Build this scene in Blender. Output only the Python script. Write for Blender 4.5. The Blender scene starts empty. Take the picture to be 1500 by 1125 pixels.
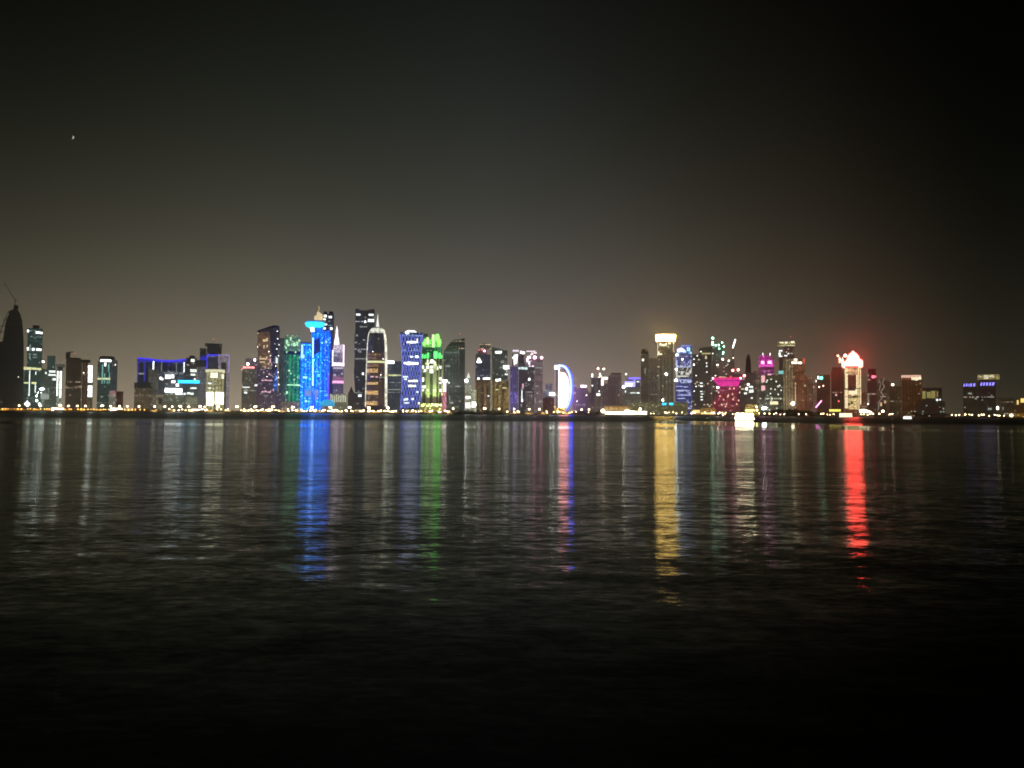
import bpy, bmesh, math, random
from mathutils import Matrix, Vector
random.seed(7)
sc = bpy.context.scene
COL = sc.collection
R = math.radians

# ------------------------------------------------------------------ camera
H = 3.2
F = 1177.0
PITCH = math.atan(43.3 / F)
ROLL = R(0.40)
cam_d = bpy.data.cameras.new('camera')
cam = bpy.data.objects.new('camera', cam_d)
COL.objects.link(cam)
MR = Matrix.Rotation(math.pi / 2 + PITCH, 3, 'X') @ Matrix.Rotation(ROLL, 3, 'Z')
cam.matrix_world = Matrix.Translation((0, 0, H)) @ MR.to_4x4()
cam_d.sensor_width = 36.0
cam_d.lens = F / 1500 * 36
cam_d.clip_start = 0.05
cam_d.clip_end = 120000
cam_d.dof.use_dof = True            # hand-held phone, slightly out of focus at infinity
cam_d.dof.aperture_fstop = 8.0
cam_d.dof.focus_distance = 2.6
sc.camera = cam
GZ = 2.0                            # level of the land
SHORE = 1955.0


def W(x, y, D):
    """point seen at photo position x, y standing at distance D from the quay"""
    d = MR @ Vector(((x - 750) / F, -(y - 562.5) / F, -1))
    t = D / d.y
    return Vector((d.x * t, D, H + d.z * t))


# ------------------------------------------------------------------ materials
def lin(c):
    c = c / 255.0
    return c / 12.92 if c <= 0.04045 else ((c + 0.055) / 1.055) ** 2.4


class NT:
    def __init__(s, m):
        m.use_nodes = True
        s.t = m.node_tree
        s.t.nodes.clear()

    def n(s, typ, **kw):
        nd = s.t.nodes.new(typ)
        for k, v in kw.items():
            setattr(nd, k, v)
        return nd

    def l(s, a, b):
        s.t.links.new(a, b)

    def math(s, op, a, b=None, c=None, clamp=False):
        nd = s.n('ShaderNodeMath', operation=op, use_clamp=clamp)
        for i, v in enumerate((a, b, c)):
            if v is None:
                continue
            if isinstance(v, (int, float)):
                nd.inputs[i].default_value = v
            else:
                s.l(v, nd.inputs[i])
        return nd.outputs[0]

    def scale(s, col, fac):
        nd = s.n('ShaderNodeVectorMath', operation='SCALE')
        if isinstance(col, tuple):
            nd.inputs[0].default_value = col
        else:
            s.l(col, nd.inputs[0])
        if isinstance(fac, (int, float)):
            nd.inputs['Scale'].default_value = fac
        else:
            s.l(fac, nd.inputs['Scale'])
        return nd.outputs[0]

    def add(s, a, b):
        nd = s.n('ShaderNodeVectorMath', operation='ADD')
        s.l(a, nd.inputs[0])
        s.l(b, nd.inputs[1])
        return nd.outputs[0]


_mats = {}


def plain(name, col, rough=0.7, metal=0.0, var=0.25, scale=0.4):
    if name in _mats:
        return _mats[name]
    m = bpy.data.materials.new(name)
    t = NT(m)
    tc = t.n('ShaderNodeTexCoord')
    no = t.n('ShaderNodeTexNoise')
    no.inputs['Scale'].default_value = scale
    no.inputs['Detail'].default_value = 4
    t.l(tc.outputs['Object'], no.inputs['Vector'])
    k = t.math('MULTIPLY_ADD', no.outputs['Fac'], 2 * var, 1 - var)
    b = t.n('ShaderNodeBsdfPrincipled')
    t.l(t.scale(tuple(col), k), b.inputs['Base Color'])
    b.inputs['Roughness'].default_value = rough
    b.inputs['Metallic'].default_value = metal
    o = t.n('ShaderNodeOutputMaterial')
    t.l(b.outputs[0], o.inputs[0])
    _mats[name] = m
    return m


def emit(name, col, s, var=0.0, scale=0.3, sample=True):
    """lamps, signs, lit glass, and floodlit parts given a glow of their own; a little uneven"""
    if name in _mats:
        return _mats[name]
    m = bpy.data.materials.new(name)
    t = NT(m)
    b = t.n('ShaderNodeBsdfPrincipled')
    b.inputs['Base Color'].default_value = (0.1, 0.1, 0.1, 1)
    b.inputs['Roughness'].default_value = 0.4
    b.inputs['Emission Color'].default_value = (*col, 1)
    if var:
        tc = t.n('ShaderNodeTexCoord')
        no = t.n('ShaderNodeTexNoise')
        no.inputs['Scale'].default_value = scale
        no.inputs['Detail'].default_value = 3
        t.l(tc.outputs['Object'], no.inputs['Vector'])
        f = t.math('SUBTRACT', no.outputs['Fac'], 0.5)
        f = t.math('MULTIPLY_ADD', f, 4 * var * s, s)
        f = t.math('MAXIMUM', f, 0.0)
        t.l(f, b.inputs['Emission Strength'])
    else:
        b.inputs['Emission Strength'].default_value = s
    o = t.n('ShaderNodeOutputMaterial')
    t.l(b.outputs[0], o.inputs[0])
    if not sample:
        m.cycles.emission_sampling = 'NONE'
    _mats[name] = m
    return m


def facade(name, glow, frac=0.05, lit=(1.0, 0.8, 0.5), ls=0.8, bay=3.0, flo=3.8, base=(0.08, 0.08, 0.085),
           band=0.35, strip=0.0, frow=0.025, rough=0.35, gs=1.0, mull=0.35):
    """curtain wall by night: dim glow put into the wall for room light and city light alike, brighter rooms here and there.
    glow: mean sRGB look of that dim glow; frac: share of bright rooms; frow: share of whole storeys lit"""
    if name in _mats:
        return _mats[name]
    m = bpy.data.materials.new(name)
    t = NT(m)
    tc = t.n('ShaderNodeTexCoord')
    oi = t.n('ShaderNodeObjectInfo')
    sp = t.n('ShaderNodeSeparateXYZ')
    t.l(tc.outputs['Object'], sp.inputs[0])
    sn = t.n('ShaderNodeSeparateXYZ')
    t.l(tc.outputs['Normal'], sn.inputs[0])
    side = t.math('GREATER_THAN', t.math('ABSOLUTE', sn.outputs[0]), t.math('ABSOLUTE', sn.outputs[1]))
    wallm = t.math('LESS_THAN', t.math('ABSOLUTE', sn.outputs[2]), 0.9)
    mx = t.n('ShaderNodeMix')
    t.l(side, mx.inputs[0])
    t.l(sp.outputs[0], mx.inputs[2])
    t.l(sp.outputs[1], mx.inputs[3])
    u = t.math('DIVIDE', mx.outputs[0], bay)
    v = t.math('DIVIDE', sp.outputs[2], flo)
    cu, cv = t.math('FLOOR', u), t.math('FLOOR', v)
    fu, fv = t.math('FRACT', u), t.math('FRACT', v)
    seed = t.math('MULTIPLY', oi.outputs['Random'], 91.0)
    cb = t.n('ShaderNodeCombineXYZ')
    t.l(cu, cb.inputs[0]); t.l(cv, cb.inputs[1]); t.l(t.math('ADD', seed, t.math('MULTIPLY', side, 7.3)), cb.inputs[2])
    wn = t.n('ShaderNodeTexWhiteNoise', noise_dimensions='3D')
    t.l(cb.outputs[0], wn.inputs['Vector'])
    cf = t.n('ShaderNodeCombineXYZ')
    t.l(cv, cf.inputs[0]); t.l(seed, cf.inputs[1])
    wf = t.n('ShaderNodeTexWhiteNoise', noise_dimensions='2D')
    t.l(cf.outputs[0], wf.inputs['Vector'])
    cs = t.n('ShaderNodeSeparateColor')
    t.l(wn.outputs['Color'], cs.inputs[0])
    win = t.math('MULTIPLY',
                 t.math('MULTIPLY', t.math('GREATER_THAN', fv, band), t.math('GREATER_THAN', fu, mull * 0.6)), wallm)
    # dim glow: faint rooms, and city light on the wall put in as emission
    no = t.n('ShaderNodeTexNoise')
    no.inputs['Scale'].default_value = 0.06
    no.inputs['Detail'].default_value = 5
    no.inputs['Roughness'].default_value = 0.7
    t.l(tc.outputs['Object'], no.inputs['Vector'])
    dim = t.math('MULTIPLY_ADD', cs.outputs[1], 0.9, 0.45)
    dim = t.math('MULTIPLY', dim, t.math('MULTIPLY_ADD', no.outputs['Fac'], 1.3, 0.35))
    dim = t.math('MULTIPLY', dim, t.math('MULTIPLY_ADD', win, 0.9, 0.35))
    dim = t.math('MULTIPLY', dim, t.math('MULTIPLY_ADD', wf.outputs['Value'], 0.6, 0.7))
    if strip:
        # closed columns between the glazed bays
        w = t.math('SINE', t.math('MULTIPLY', mx.outputs[0], 2 * math.pi / strip))
        dim = t.math('MULTIPLY', dim, t.math('MULTIPLY_ADD', t.math('GREATER_THAN', w, 0.1), 0.9, 0.5))
    g = tuple(lin(c) * gs for c in glow)
    em = t.scale(g, dim)
    litm = t.math('LESS_THAN', cs.outputs[0], frac * 0.7)
    if frow:
        litm = t.math('MAXIMUM', litm, t.math('MULTIPLY', t.math('LESS_THAN', wf.outputs['Value'], frow),
                                              t.math('GREATER_THAN', cs.outputs[0], 0.35)))
    litm = t.math('MULTIPLY', t.math('MULTIPLY', litm, win), t.math('MULTIPLY_ADD', cs.outputs[2], 1.2, 0.25))
    em = t.add(em, t.scale(tuple(c * ls for c in lit), litm))
    b = t.n('ShaderNodeBsdfPrincipled')
    b.inputs['Base Color'].default_value = (*base, 1)
    b.inputs['Roughness'].default_value = rough
    b.inputs['Specular IOR Level'].default_value = 0.5 if rough < 0.8 else 0.1
    t.l(em, b.inputs['Emission Color'])
    b.inputs['Emission Strength'].default_value = 1.0
    o = t.n('ShaderNodeOutputMaterial')
    t.l(b.outputs[0], o.inputs[0])
    m.cycles.emission_sampling = 'NONE'
    _mats[name] = m
    return m


# ------------------------------------------------------------------ mesh helpers
def link(name, bm, mat, parent=None, smooth=False):
    me = bpy.data.meshes.new(name)
    bmesh.ops.recalc_face_normals(bm, faces=bm.faces)
    bm.to_mesh(me)
    bm.free()
    if smooth:
        me.polygons.foreach_set('use_smooth', [True] * len(me.polygons))
    me.materials.append(mat)
    o = bpy.data.objects.new(name, me)
    COL.objects.link(o)
    if parent:
        o.parent = parent
    return o


def bm_box(bm, x0, x1, y0, y1, z0, z1, rot=0.0, taper=1.0):
    cx, cy = (x0 + x1) / 2, (y0 + y1) / 2
    vs = []
    for z, k in ((z0, 1.0), (z1, taper)):
        for a, b in ((x0, y0), (x1, y0), (x1, y1), (x0, y1)):
            dx, dy = (a - cx) * k, (b - cy) * k
            c, s = math.cos(rot), math.sin(rot)
            vs.append(bm.verts.new((cx + dx * c - dy * s, cy + dx * s + dy * c, z)))
    for f in ((0, 1, 2, 3), (4, 5, 6, 7), (0, 1, 5, 4), (1, 2, 6, 5), (2, 3, 7, 6), (3, 0, 4, 7)):
        bm.faces.new([vs[i] for i in f])


def bm_prism(bm, pts, y0, y1):
    a = [bm.verts.new((x, y0, z)) for x, z in pts]
    b = [bm.verts.new((x, y1, z)) for x, z in pts]
    bm.faces.new(a)
    bm.faces.new(b[::-1])
    n = len(pts)
    for i in range(n):
        bm.faces.new((a[i], a[(i + 1) % n], b[(i + 1) % n], b[i]))


def bm_lathe(bm, cx, cy, prof, seg=32):
    rings = []
    for r, z in prof:
        if r < 1e-4:
            rings.append([bm.verts.new((cx, cy, z))])
        else:
            rings.append([bm.verts.new((cx + r * math.cos(2 * math.pi * i / seg), cy + r * math.sin(2 * math.pi * i / seg), z))
                          for i in range(seg)])
    for A, B in zip(rings, rings[1:]):
        for i in range(seg):
            j = (i + 1) % seg
            if len(A) == 1 and len(B) == 1:
                continue
            if len(A) == 1:
                bm.faces.new((A[0], B[j], B[i]))
            elif len(B) == 1:
                bm.faces.new((A[i], A[j], B[0]))
            else:
                bm.faces.new((A[i], A[j], B[j], B[i]))
    if len(rings[0]) > 1:
        bm.faces.new(rings[0][::-1])
    if len(rings[-1]) > 1:
        bm.faces.new(rings[-1])


def bm_bar(bm, p, q, r, seg=8, r2=None):
    p, q = Vector(p), Vector(q)
    r2 = r if r2 is None else r2
    d = (q - p).normalized()
    u = d.orthogonal().normalized()
    v = d.cross(u)
    A = [bm.verts.new(p + (u * math.cos(2 * math.pi * i / seg) + v * math.sin(2 * math.pi * i / seg)) * r) for i in range(seg)]
    B = [bm.verts.new(q + (u * math.cos(2 * math.pi * i / seg) + v * math.sin(2 * math.pi * i / seg)) * r2) for i in range(seg)]
    for i in range(seg):
        bm.faces.new((A[i], A[(i + 1) % seg], B[(i + 1) % seg], B[i]))
    bm.faces.new(A[::-1])
    bm.faces.new(B)


def bm_ball(bm, c, r, sub=2, sq=1.0):
    m = Matrix.Translation(c) @ Matrix.Diagonal((1, 1, sq, 1))
    bmesh.ops.create_icosphere(bm, subdivisions=sub, radius=r, matrix=m)


def tag(o, label=None, cat=None, group=None, kind=None):
    if label: o['label'] = label
    if cat: o['category'] = cat
    if group: o['group'] = group
    if kind: o['kind'] = kind
    return o


class Thing:
    """an Empty at the base that parents its parts; parts are placed by where the photo shows them at distance D"""

    def __init__(s, name, label, cat, xc, D, group=None, z=GZ):
        p = W(xc, 600, D)
        s.D = D
        s.z = z
        s.o = bpy.data.objects.new(name, None)
        COL.objects.link(s.o)
        s.org = Vector((p.x, D, z))
        s.o.location = s.org
        az = math.atan2(p.x, D)                 # the fronts along the curved bay face the water
        s.o.rotation_euler = (0, 0, -az)
        s.ca = math.cos(az)
        tag(s.o, label, cat, group)

    def wx(s, x, y, dy=0):
        p = W(x, y, s.D - dy)
        return (p.x * s.D / (s.D - dy) - s.org.x) * s.ca, p.z - s.org.z

    def box(s, name, x0, y0, x1, y1, mat, depth=34, dy=0, rot=0, taper=1.0, parent=None, label=None, back=0):
        """y1 None: down to the ground"""
        yb = 600 if y1 is None else y1
        ym = (y0 + yb) / 2
        a, _ = s.wx(x0, ym, dy)
        b, _ = s.wx(x1, ym, dy)
        _, zt = s.wx((x0 + x1) / 2, y0, dy)
        zb = -0.3 if y1 is None else s.wx((x0 + x1) / 2, y1, dy)[1]
        bm = bmesh.new()
        if rot:
            w = b - a
            c, sn = abs(math.cos(R(rot))), abs(math.sin(R(rot)))
            k = w / (c + 0.8 * sn)          # footprint k by 0.8 k turned by rot spans w
            cx, cy = (a + b) / 2, -dy + (k * sn + 0.8 * k * c) / 2
            bm_box(bm, cx - k / 2, cx + k / 2, cy - 0.4 * k, cy + 0.4 * k, zb, zt, R(rot), taper)
        else:
            bm_box(bm, a, b, -dy + back, -dy + back + depth, zb, zt, 0, taper)
        o = link(name, bm, mat, parent or s.o)
        if label: o['label'] = label
        return o

    def poly(s, name, pts, mat, depth=30, dy=0, parent=None, back=0):
        bm = bmesh.new()
        q = [s.wx(x, y, dy) for x, y in pts]
        q = [(x, max(z, -0.3)) for x, z in q]
        bm_prism(bm, q, -dy + back, -dy + back + depth)
        return link(name, bm, mat, parent or s.o)

    def lathe(s, name, xc, prof, mat, dy=0, cyo=None, seg=40, parent=None, smooth=True):
        """prof: (half width in photo, y); round body whose front touches D - dy"""
        bm = bmesh.new()
        pr = []
        rmax = max(p[0] for p in prof) * s.D / F
        for hw, y in prof:
            z = -0.3 if y is None else s.wx(xc, y, dy)[1]
            pr.append((hw * s.D / F, z))
        cx = s.wx(xc, prof[-1][1] or 590, dy)[0]
        bm_lathe(bm, cx, (rmax if cyo is None else cyo) - dy, pr, seg)
        return link(name, bm, mat, parent or s.o, smooth)

    def ball(s, name, x, y, r, mat, dy=0, sq=1.0, parent=None):
        bm = bmesh.new()
        px, pz = s.wx(x, y, dy)
        bm_ball(bm, (px, -dy, pz), r * s.D / F, 2, sq)
        return link(name, bm, mat, parent or s.o, True)

    def bar(s, name, pts, r, mat, dy=0, parent=None):
        bm = bmesh.new()
        for (xa, ya), (xb, yb) in zip(pts, pts[1:]):
            a, za = s.wx(xa, ya, dy)
            b, zb = s.wx(xb, yb, dy)
            bm_bar(bm, (a, -dy, za), (b, -dy, zb), r)
        return link(name, bm, mat, parent or s.o)

    def wins(s, rects, mat, name='window', dy=0.5, depth=0.45, parent=None):
        for x0, y0, x1, y1 in rects:
            s.box(name, x0, y0, x1, y1, mat, depth, dy, parent=parent)

    def dots(s, pts, mat, w=1.1, h=1.3, name='window', dy=0.5):
        s.wins([(x - w / 2, y - h / 2, x + w / 2, y + h / 2) for x, y in pts], mat, name, dy)

    def spot(s, x, y, dy, tx, ty, tdy, col, kw, ang=70, r=1.5):
        """a floodlight lamp of the building"""
        l = bpy.data.lights.new('floodlight', 'SPOT')
        l.color = col
        l.energy = kw * 1000
        l.spot_size = R(ang)
        l.spot_blend = 0.6
        l.shadow_soft_size = r
        o = bpy.data.objects.new('floodlight', l)
        COL.objects.link(o)
        px, pz = s.wx(x, y, dy)
        qx, qz = s.wx(tx, ty, tdy)
        a = Vector((px, -dy, pz)); b = Vector((qx, -tdy, qz))
        o.location = a
        o.rotation_euler = (b - a).to_track_quat('-Z', 'Y').to_euler()
        o.parent = s.o
        return o


# ------------------------------------------------------------------ sky
def build_world():
    w = bpy.data.worlds.new('World')
    sc.world = w
    w.use_nodes = True
    t = NT(w)
    tc = t.n('ShaderNodeTexCoord')
    sp = t.n('ShaderNodeSeparateXYZ')
    t.l(tc.outputs['Generated'], sp.inputs[0])
    el = t.math('MULTIPLY', t.math('ARCSINE', sp.outputs[2]), 180 / math.pi)
    el = t.math('MAXIMUM', el, 0.0)
    az = t.math('MULTIPLY', t.math('ARCTAN2', sp.outputs[0], sp.outputs[1]), 180 / math.pi)
    # glow of the city on the dust in the air
    # thinner towards both ends of the city
    fs = t.math('MULTIPLY_ADD', t.math('ABSOLUTE', t.math('ADD', az, 2.0)), -0.073, SKY_FALL)
    fs = t.math('MAXIMUM', fs, 5.0)
    fall = t.math('POWER', 2.71828, t.math('DIVIDE', t.math('SUBTRACT', 7.5, el), fs))
    rp = t.n('ShaderNodeValToRGB')
    t.l(t.math('MULTIPLY_ADD', az, 1 / 90, 0.5, clamp=True), rp.inputs[0])
    pts = [(-45, (.050, .042, .028)), (-32, (.070, .060, .040)), (-22, (.110, .094, .065)), (-12, (.120, .104, .078)), (-2, (.124, .108, .090)),
           (5, (.112, .095, .077)), (12.5, (.088, .068, .047)), (21.4, (.048, .034, .022)), (27, (.019, .0155, .0095)), (31, (.0095, .0092, .0056)), (45, (.006, .006, .005))]
    cr = rp.color_ramp
    cr.interpolation = 'B_SPLINE'
    while len(cr.elements) < len(pts):
        cr.elements.new(0.5)
    for e, (a, v) in zip(cr.elements, pts):
        e.position = a / 90 + 0.5
        e.color = (*v, 1)
    no = t.n('ShaderNodeTexNoise')
    no.inputs['Scale'].default_value = 3.0
    no.inputs['Detail'].default_value = 3
    t.l(tc.outputs['Generated'], no.inputs['Vector'])
    k = t.math('MULTIPLY', fall, t.math('MULTIPLY_ADD', no.outputs['Fac'], 0.25, 0.875))
    k = t.math('MULTIPLY', k, SKY_L)
    tint = t.n('ShaderNodeMix', data_type='RGBA')
    t.l(t.math('MULTIPLY', el, 1 / 22, clamp=True), tint.inputs[0])
    tint.inputs[6].default_value = (1.04, 0.98, 1.0, 1)
    tint.inputs[7].default_value = (0.84, 1.08, 1.12, 1)
    col = t.n('ShaderNodeVectorMath', operation='MULTIPLY')
    t.l(rp.outputs[0], col.inputs[0])
    t.l(tint.outputs[2], col.inputs[1])
    glow = t.n('ShaderNodeBackground')
    t.l(t.scale(col.outputs[0], k), glow.inputs[0])
    sky = t.n('ShaderNodeTexSky', sky_type='NISHITA')
    sky.sun_disc = False
    sky.sun_elevation = R(-8)
    sky.sun_rotation = R(-80)
    sky.dust_density = 4
    bg = t.n('ShaderNodeBackground')
    t.l(sky.outputs[0], bg.inputs[0])
    bg.inputs[1].default_value = 0.005
    ad = t.n('ShaderNodeAddShader')
    t.l(glow.outputs[0], ad.inputs[0])
    t.l(bg.outputs[0], ad.inputs[1])
    o = t.n('ShaderNodeOutputWorld')
    t.l(ad.outputs[0], o.inputs[0])


SKY_L = 1.05
SKY_FALL = 8.2
build_world()


# ------------------------------------------------------------------ water, land
def build_water():
    m = bpy.data.materials.new('sea_water')
    t = NT(m)
    ge = t.n('ShaderNodeNewGeometry')

    def noise(sx, sy, sc_, det, rough=0.5, off=0.0):
        mp = t.n('ShaderNodeMapping')
        mp.inputs['Scale'].default_value = (sx, sy, 1)
        mp.inputs['Location'].default_value = (off, off * 1.7, off)
        t.l(ge.outputs['Position'], mp.inputs[0])
        no = t.n('ShaderNodeTexNoise')
        no.inputs['Scale'].default_value = sc_
        no.inputs['Detail'].default_value = det
        no.inputs['Roughness'].default_value = rough
        t.l(mp.outputs[0], no.inputs['Vector'])
        return no

    def slope(no, ax, ay):
        s = t.n('ShaderNodeVectorMath', operation='SUBTRACT')
        t.l(no.outputs['Color'], s.inputs[0])
        s.inputs[1].default_value = (0.5, 0.5, 0.5)
        mu = t.n('ShaderNodeVectorMath', operation='MULTIPLY')
        t.l(s.outputs[0], mu.inputs[0])
        mu.inputs[1].default_value = (ax, ay, 0)
        return mu.outputs[0]

    # swell, wind waves and ripples: their slopes, crests lying along the shore
    v = slope(noise(0.30, 1.0, 0.28, 2), WAVE[0] * .22, WAVE[0])
    v = t.add(v, slope(noise(0.40, 1.0, 1.45, 3, 0.55, 13.1), WAVE[1] * .22, WAVE[1]))
    v = t.add(v, slope(noise(0.45, 1.0, 6.5, 3, 0.65, 41.7), WAVE[2] * .3, WAVE[2]))
    # wind-ruffled water lies in long bands along the shore, rougher towards the far side
    cal = noise(0.0016, 0.012, 1.0, 3, 0.5, 5.3)
    gust = t.n('ShaderNodeMapRange')
    t.l(cal.outputs['Fac'], gust.inputs[0])
    gust.inputs[1].default_value = 0.36
    gust.inputs[2].default_value = 0.60
    gust.inputs[3].default_value = 0.85
    gust.inputs[4].default_value = 1.15
    sp = t.n('ShaderNodeSeparateXYZ')
    t.l(ge.outputs['Position'], sp.inputs[0])
    far = t.n('ShaderNodeMapRange', interpolation_type='SMOOTHSTEP')
    t.l(sp.outputs[1], far.inputs[0])
    far.inputs[1].default_value = 230
    far.inputs[2].default_value = 420
    far.inputs[3].default_value = 1.0
    far.inputs[4].default_value = 1.9
    # a narrow oily slick about two hundred metres out, and calm water round the boat
    wob = noise(0.01, 0.004, 1.0, 2, 0.5, 77.0)
    yy = t.math('ADD', t.math('MULTIPLY_ADD', sp.outputs[0], 0.12, sp.outputs[1]),
                t.math('MULTIPLY_ADD', wob.outputs['Fac'], 40.0, -20.0))

    def slick(c, w):
        d = t.math('ABSOLUTE', t.math('SUBTRACT', yy, c))
        mr = t.n('ShaderNodeMapRange', interpolation_type='SMOOTHSTEP')
        t.l(d, mr.inputs[0])
        mr.inputs[1].default_value = w * 0.6
        mr.inputs[2].default_value = w
        mr.inputs[3].default_value = 1.0
        mr.inputs[4].default_value = 0.0
        return mr.outputs[0]
    ex = t.math('DIVIDE', t.math('SUBTRACT', sp.outputs[0], 86.0), 34.0)
    ey = t.math('DIVIDE', t.math('SUBTRACT', sp.outputs[1], 300.0), 135.0)
    er = t.math('SQRT', t.math('ADD', t.math('MULTIPLY', ex, ex), t.math('MULTIPLY', ey, ey)))
    calm = t.n('ShaderNodeMapRange', interpolation_type='SMOOTHSTEP')
    t.l(er, calm.inputs[0])
    calm.inputs[1].default_value = 0.75
    calm.inputs[2].default_value = 1.0
    calm.inputs[3].default_value = 1.0
    calm.inputs[4].default_value = 0.0
    sl = t.math('MAXIMUM', slick(196, 24), t.math('MULTIPLY', slick(128, 6), 0.4))
    k = t.math('MULTIPLY', t.math('MULTIPLY', gust.outputs[0], far.outputs[0]), t.math('MULTIPLY_ADD', sl, -0.55, 1.0))
    k = t.math('MULTIPLY', k, t.math('MULTIPLY_ADD', calm.outputs[0], -0.95, 1.0))
    near = t.n('ShaderNodeMapRange', interpolation_type='SMOOTHSTEP')     # sheltered under the near quay
    t.l(sp.outputs[1], near.inputs[0])
    near.inputs[1].default_value = 8
    near.inputs[2].default_value = 21
    near.inputs[3].default_value = 0.33
    near.inputs[4].default_value = 1.0
    k = t.math('MULTIPLY', k, near.outputs[0])
    k = t.math('MAXIMUM', k, 0.05)
    # beyond the first tens of metres the ripples are finer than the eye can part
    fine = t.n('ShaderNodeMapRange', interpolation_type='SMOOTHSTEP')
    t.l(sp.outputs[1], fine.inputs[0])
    fine.inputs[1].default_value = 14
    fine.inputs[2].default_value = 55
    fine.inputs[3].default_value = 0.0
    fine.inputs[4].default_value = 1.0
    v = t.scale(v, t.math('MULTIPLY', k, t.math('MULTIPLY_ADD', fine.outputs[0], -0.52, 1.0)))
    # far out one sees only the wave faces that lean towards the near shore
    lean = t.n('ShaderNodeCombineXYZ')
    t.l(t.math('MULTIPLY', t.math('SUBTRACT', far.outputs[0], 1.0), t.math('MULTIPLY_ADD', calm.outputs[0], -0.075, 0.075)), lean.inputs[1])
    v = t.add(v, lean.outputs[0])
    sub = t.n('ShaderNodeVectorMath', operation='SUBTRACT')
    sub.inputs[0].default_value = (0, 0, 1)
    t.l(v, sub.inputs[1])
    nn = t.n('ShaderNodeVectorMath', operation='NORMALIZE')
    t.l(sub.outputs[0], nn.inputs[0])
    gl = t.n('ShaderNodeBsdfAnisotropic', distribution='BECKMANN')
    gl.inputs['Color'].default_value = (0.60, 0.64, 0.60, 1)
    t.l(t.math('MULTIPLY', t.math('SQRT', k), t.math('MULTIPLY_ADD', fine.outputs[0], 0.04, WAVE[3])), gl.inputs['Roughness'])
    t.l(nn.outputs[0], gl.inputs['Normal'])
    gl.inputs['Anisotropy'].default_value = 0.45     # crests lie along the shore
    crest = t.n('ShaderNodeCombineXYZ')
    crest.inputs[0].default_value = 1.0
    t.l(crest.outputs[0], gl.inputs['Tangent'])
    fr = t.n('ShaderNodeFresnel')
    fr.inputs['IOR'].default_value = 1.333
    t.l(nn.outputs[0], fr.inputs['Normal'])
    di = t.n('ShaderNodeBsdfDiffuse')
    di.inputs['Color'].default_value = (0.003, 0.006, 0.006, 1)
    mx = t.n('ShaderNodeMixShader')
    t.l(fr.outputs[0], mx.inputs[0])
    t.l(di.outputs[0], mx.inputs[1])
    t.l(gl.outputs[0], mx.inputs[2])
    o = t.n('ShaderNodeOutputMaterial')
    t.l(mx.outputs[0], o.inputs[0])
    bm = bmesh.new()
    vs = [bm.verts.new(c) for c in ((-3000, -60, 0), (3000, -60, 0), (3000, SHORE + 0.4, 0), (-3000, SHORE + 0.4, 0))]
    bm.faces.new(vs)
    tag(link('sea_water', bm, m), kind='structure')


WAVE = (0.06, 0.16, 0.235, 0.125)
build_water()


def sheet(name, x0, x1, y0, y1, z, mat):
    bm = bmesh.new()
    bm.faces.new([bm.verts.new(c) for c in ((x0, y0, z), (x1, y0, z), (x1, y1, z), (x0, y1, z))])
    return tag(link(name, bm, mat), kind='structure')


asphalt = plain('asphalt', (0.05, 0.05, 0.052), 0.8, var=0.3, scale=0.3)
paving = plain('paving', (0.26, 0.23, 0.19), 0.8, var=0.2, scale=0.8)
stone = plain('sea_wall_stone', (0.16, 0.145, 0.125), 0.85, var=0.4, scale=0.5)
soil = plain('park_ground', (0.07, 0.065, 0.04), 0.95, var=0.4, scale=0.05)
sheet('ground', -3000, 3000, SHORE + 0.5, 3200, GZ, soil)
sheet('promenade', -2990, 2990, SHORE + 0.5, SHORE + 12, GZ + 0.02, paving)
sheet('road', -2990, 2990, SHORE + 22, SHORE + 44, GZ + 0.024, asphalt)
bm = bmesh.new()
bm_box(bm, -2995, 2995, SHORE, SHORE + 1.2, -1.5, GZ + 0.45)
for k in range(-150, 151):
    bm_box(bm, k * 18 - 0.9, k * 18 + 0.9, SHORE - 0.35, SHORE - 0.003, -1.5, GZ + 0.6)
tag(link('sea_wall', bm, stone), 'long low pale stone sea wall along the far shore', 'wall')
# ------------------------------------------------------------------ palettes
dark = facade('dark_glass', (30, 31, 30), 0.012, (1, .85, .6), 0.5)
darkb = facade('dark_brown_wall', (36, 30, 22), 0.012, (1, .75, .45), 0.5)
teal = facade('teal_glass', (36, 58, 54), 0.03, (.7, 1, .9), 0.45, frow=0.05)
tealm = facade('grey_teal_glass', (58, 68, 62), 0.02, (.8, 1, .9), 0.35, strip=9)
slate = facade('slate_glass', (52, 60, 66), 0.02, (.8, .9, 1), 0.4)
navy = facade('navy_glass', (44, 46, 66), 0.02, (.8, .85, 1), 0.4)
grey = facade('grey_wall', (80, 80, 72), 0.03, (1, .9, .7), 0.4)
greyb = facade('grey_brown_wall', (72, 64, 54), 0.02, (1, .85, .6), 0.35, strip=14)
brown = facade('brown_wall', (66, 48, 34), 0.03, (1, .8, .5), 0.35, strip=8)
redb = facade('red_brown_wall', (60, 36, 26), 0.02, (1, .6, .4), 0.35, base=(.015, .014, .012), rough=.9)
purp = facade('purple_grey_wall', (74, 60, 66), 0.03, (1, .8, .9), 0.4, strip=8)
lilac = facade('lilac_wall', (88, 82, 104), 0.03, (.9, .9, 1), 0.5, strip=6)
warm = facade('warm_lit_wall', (96, 80, 44), 0.12, (1, .85, .5), 0.4, strip=11)  # floodlight on the lower storeys, put into the wall as warm glow
warmd = facade('dim_warm_wall', (74, 58, 36), 0.08, (1, .8, .5), 0.35, strip=11)
dots = facade('dark_wall_many_rooms', (44, 40, 32), 0.10, (1, .88, .6), 1.0, bay=4.5, flo=4.2)
gdots = facade('green_wall_many_rooms', (52, 56, 38), 0.12, (.95, 1, .7), 0.9, bay=4.5, flo=4.2)
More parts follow.
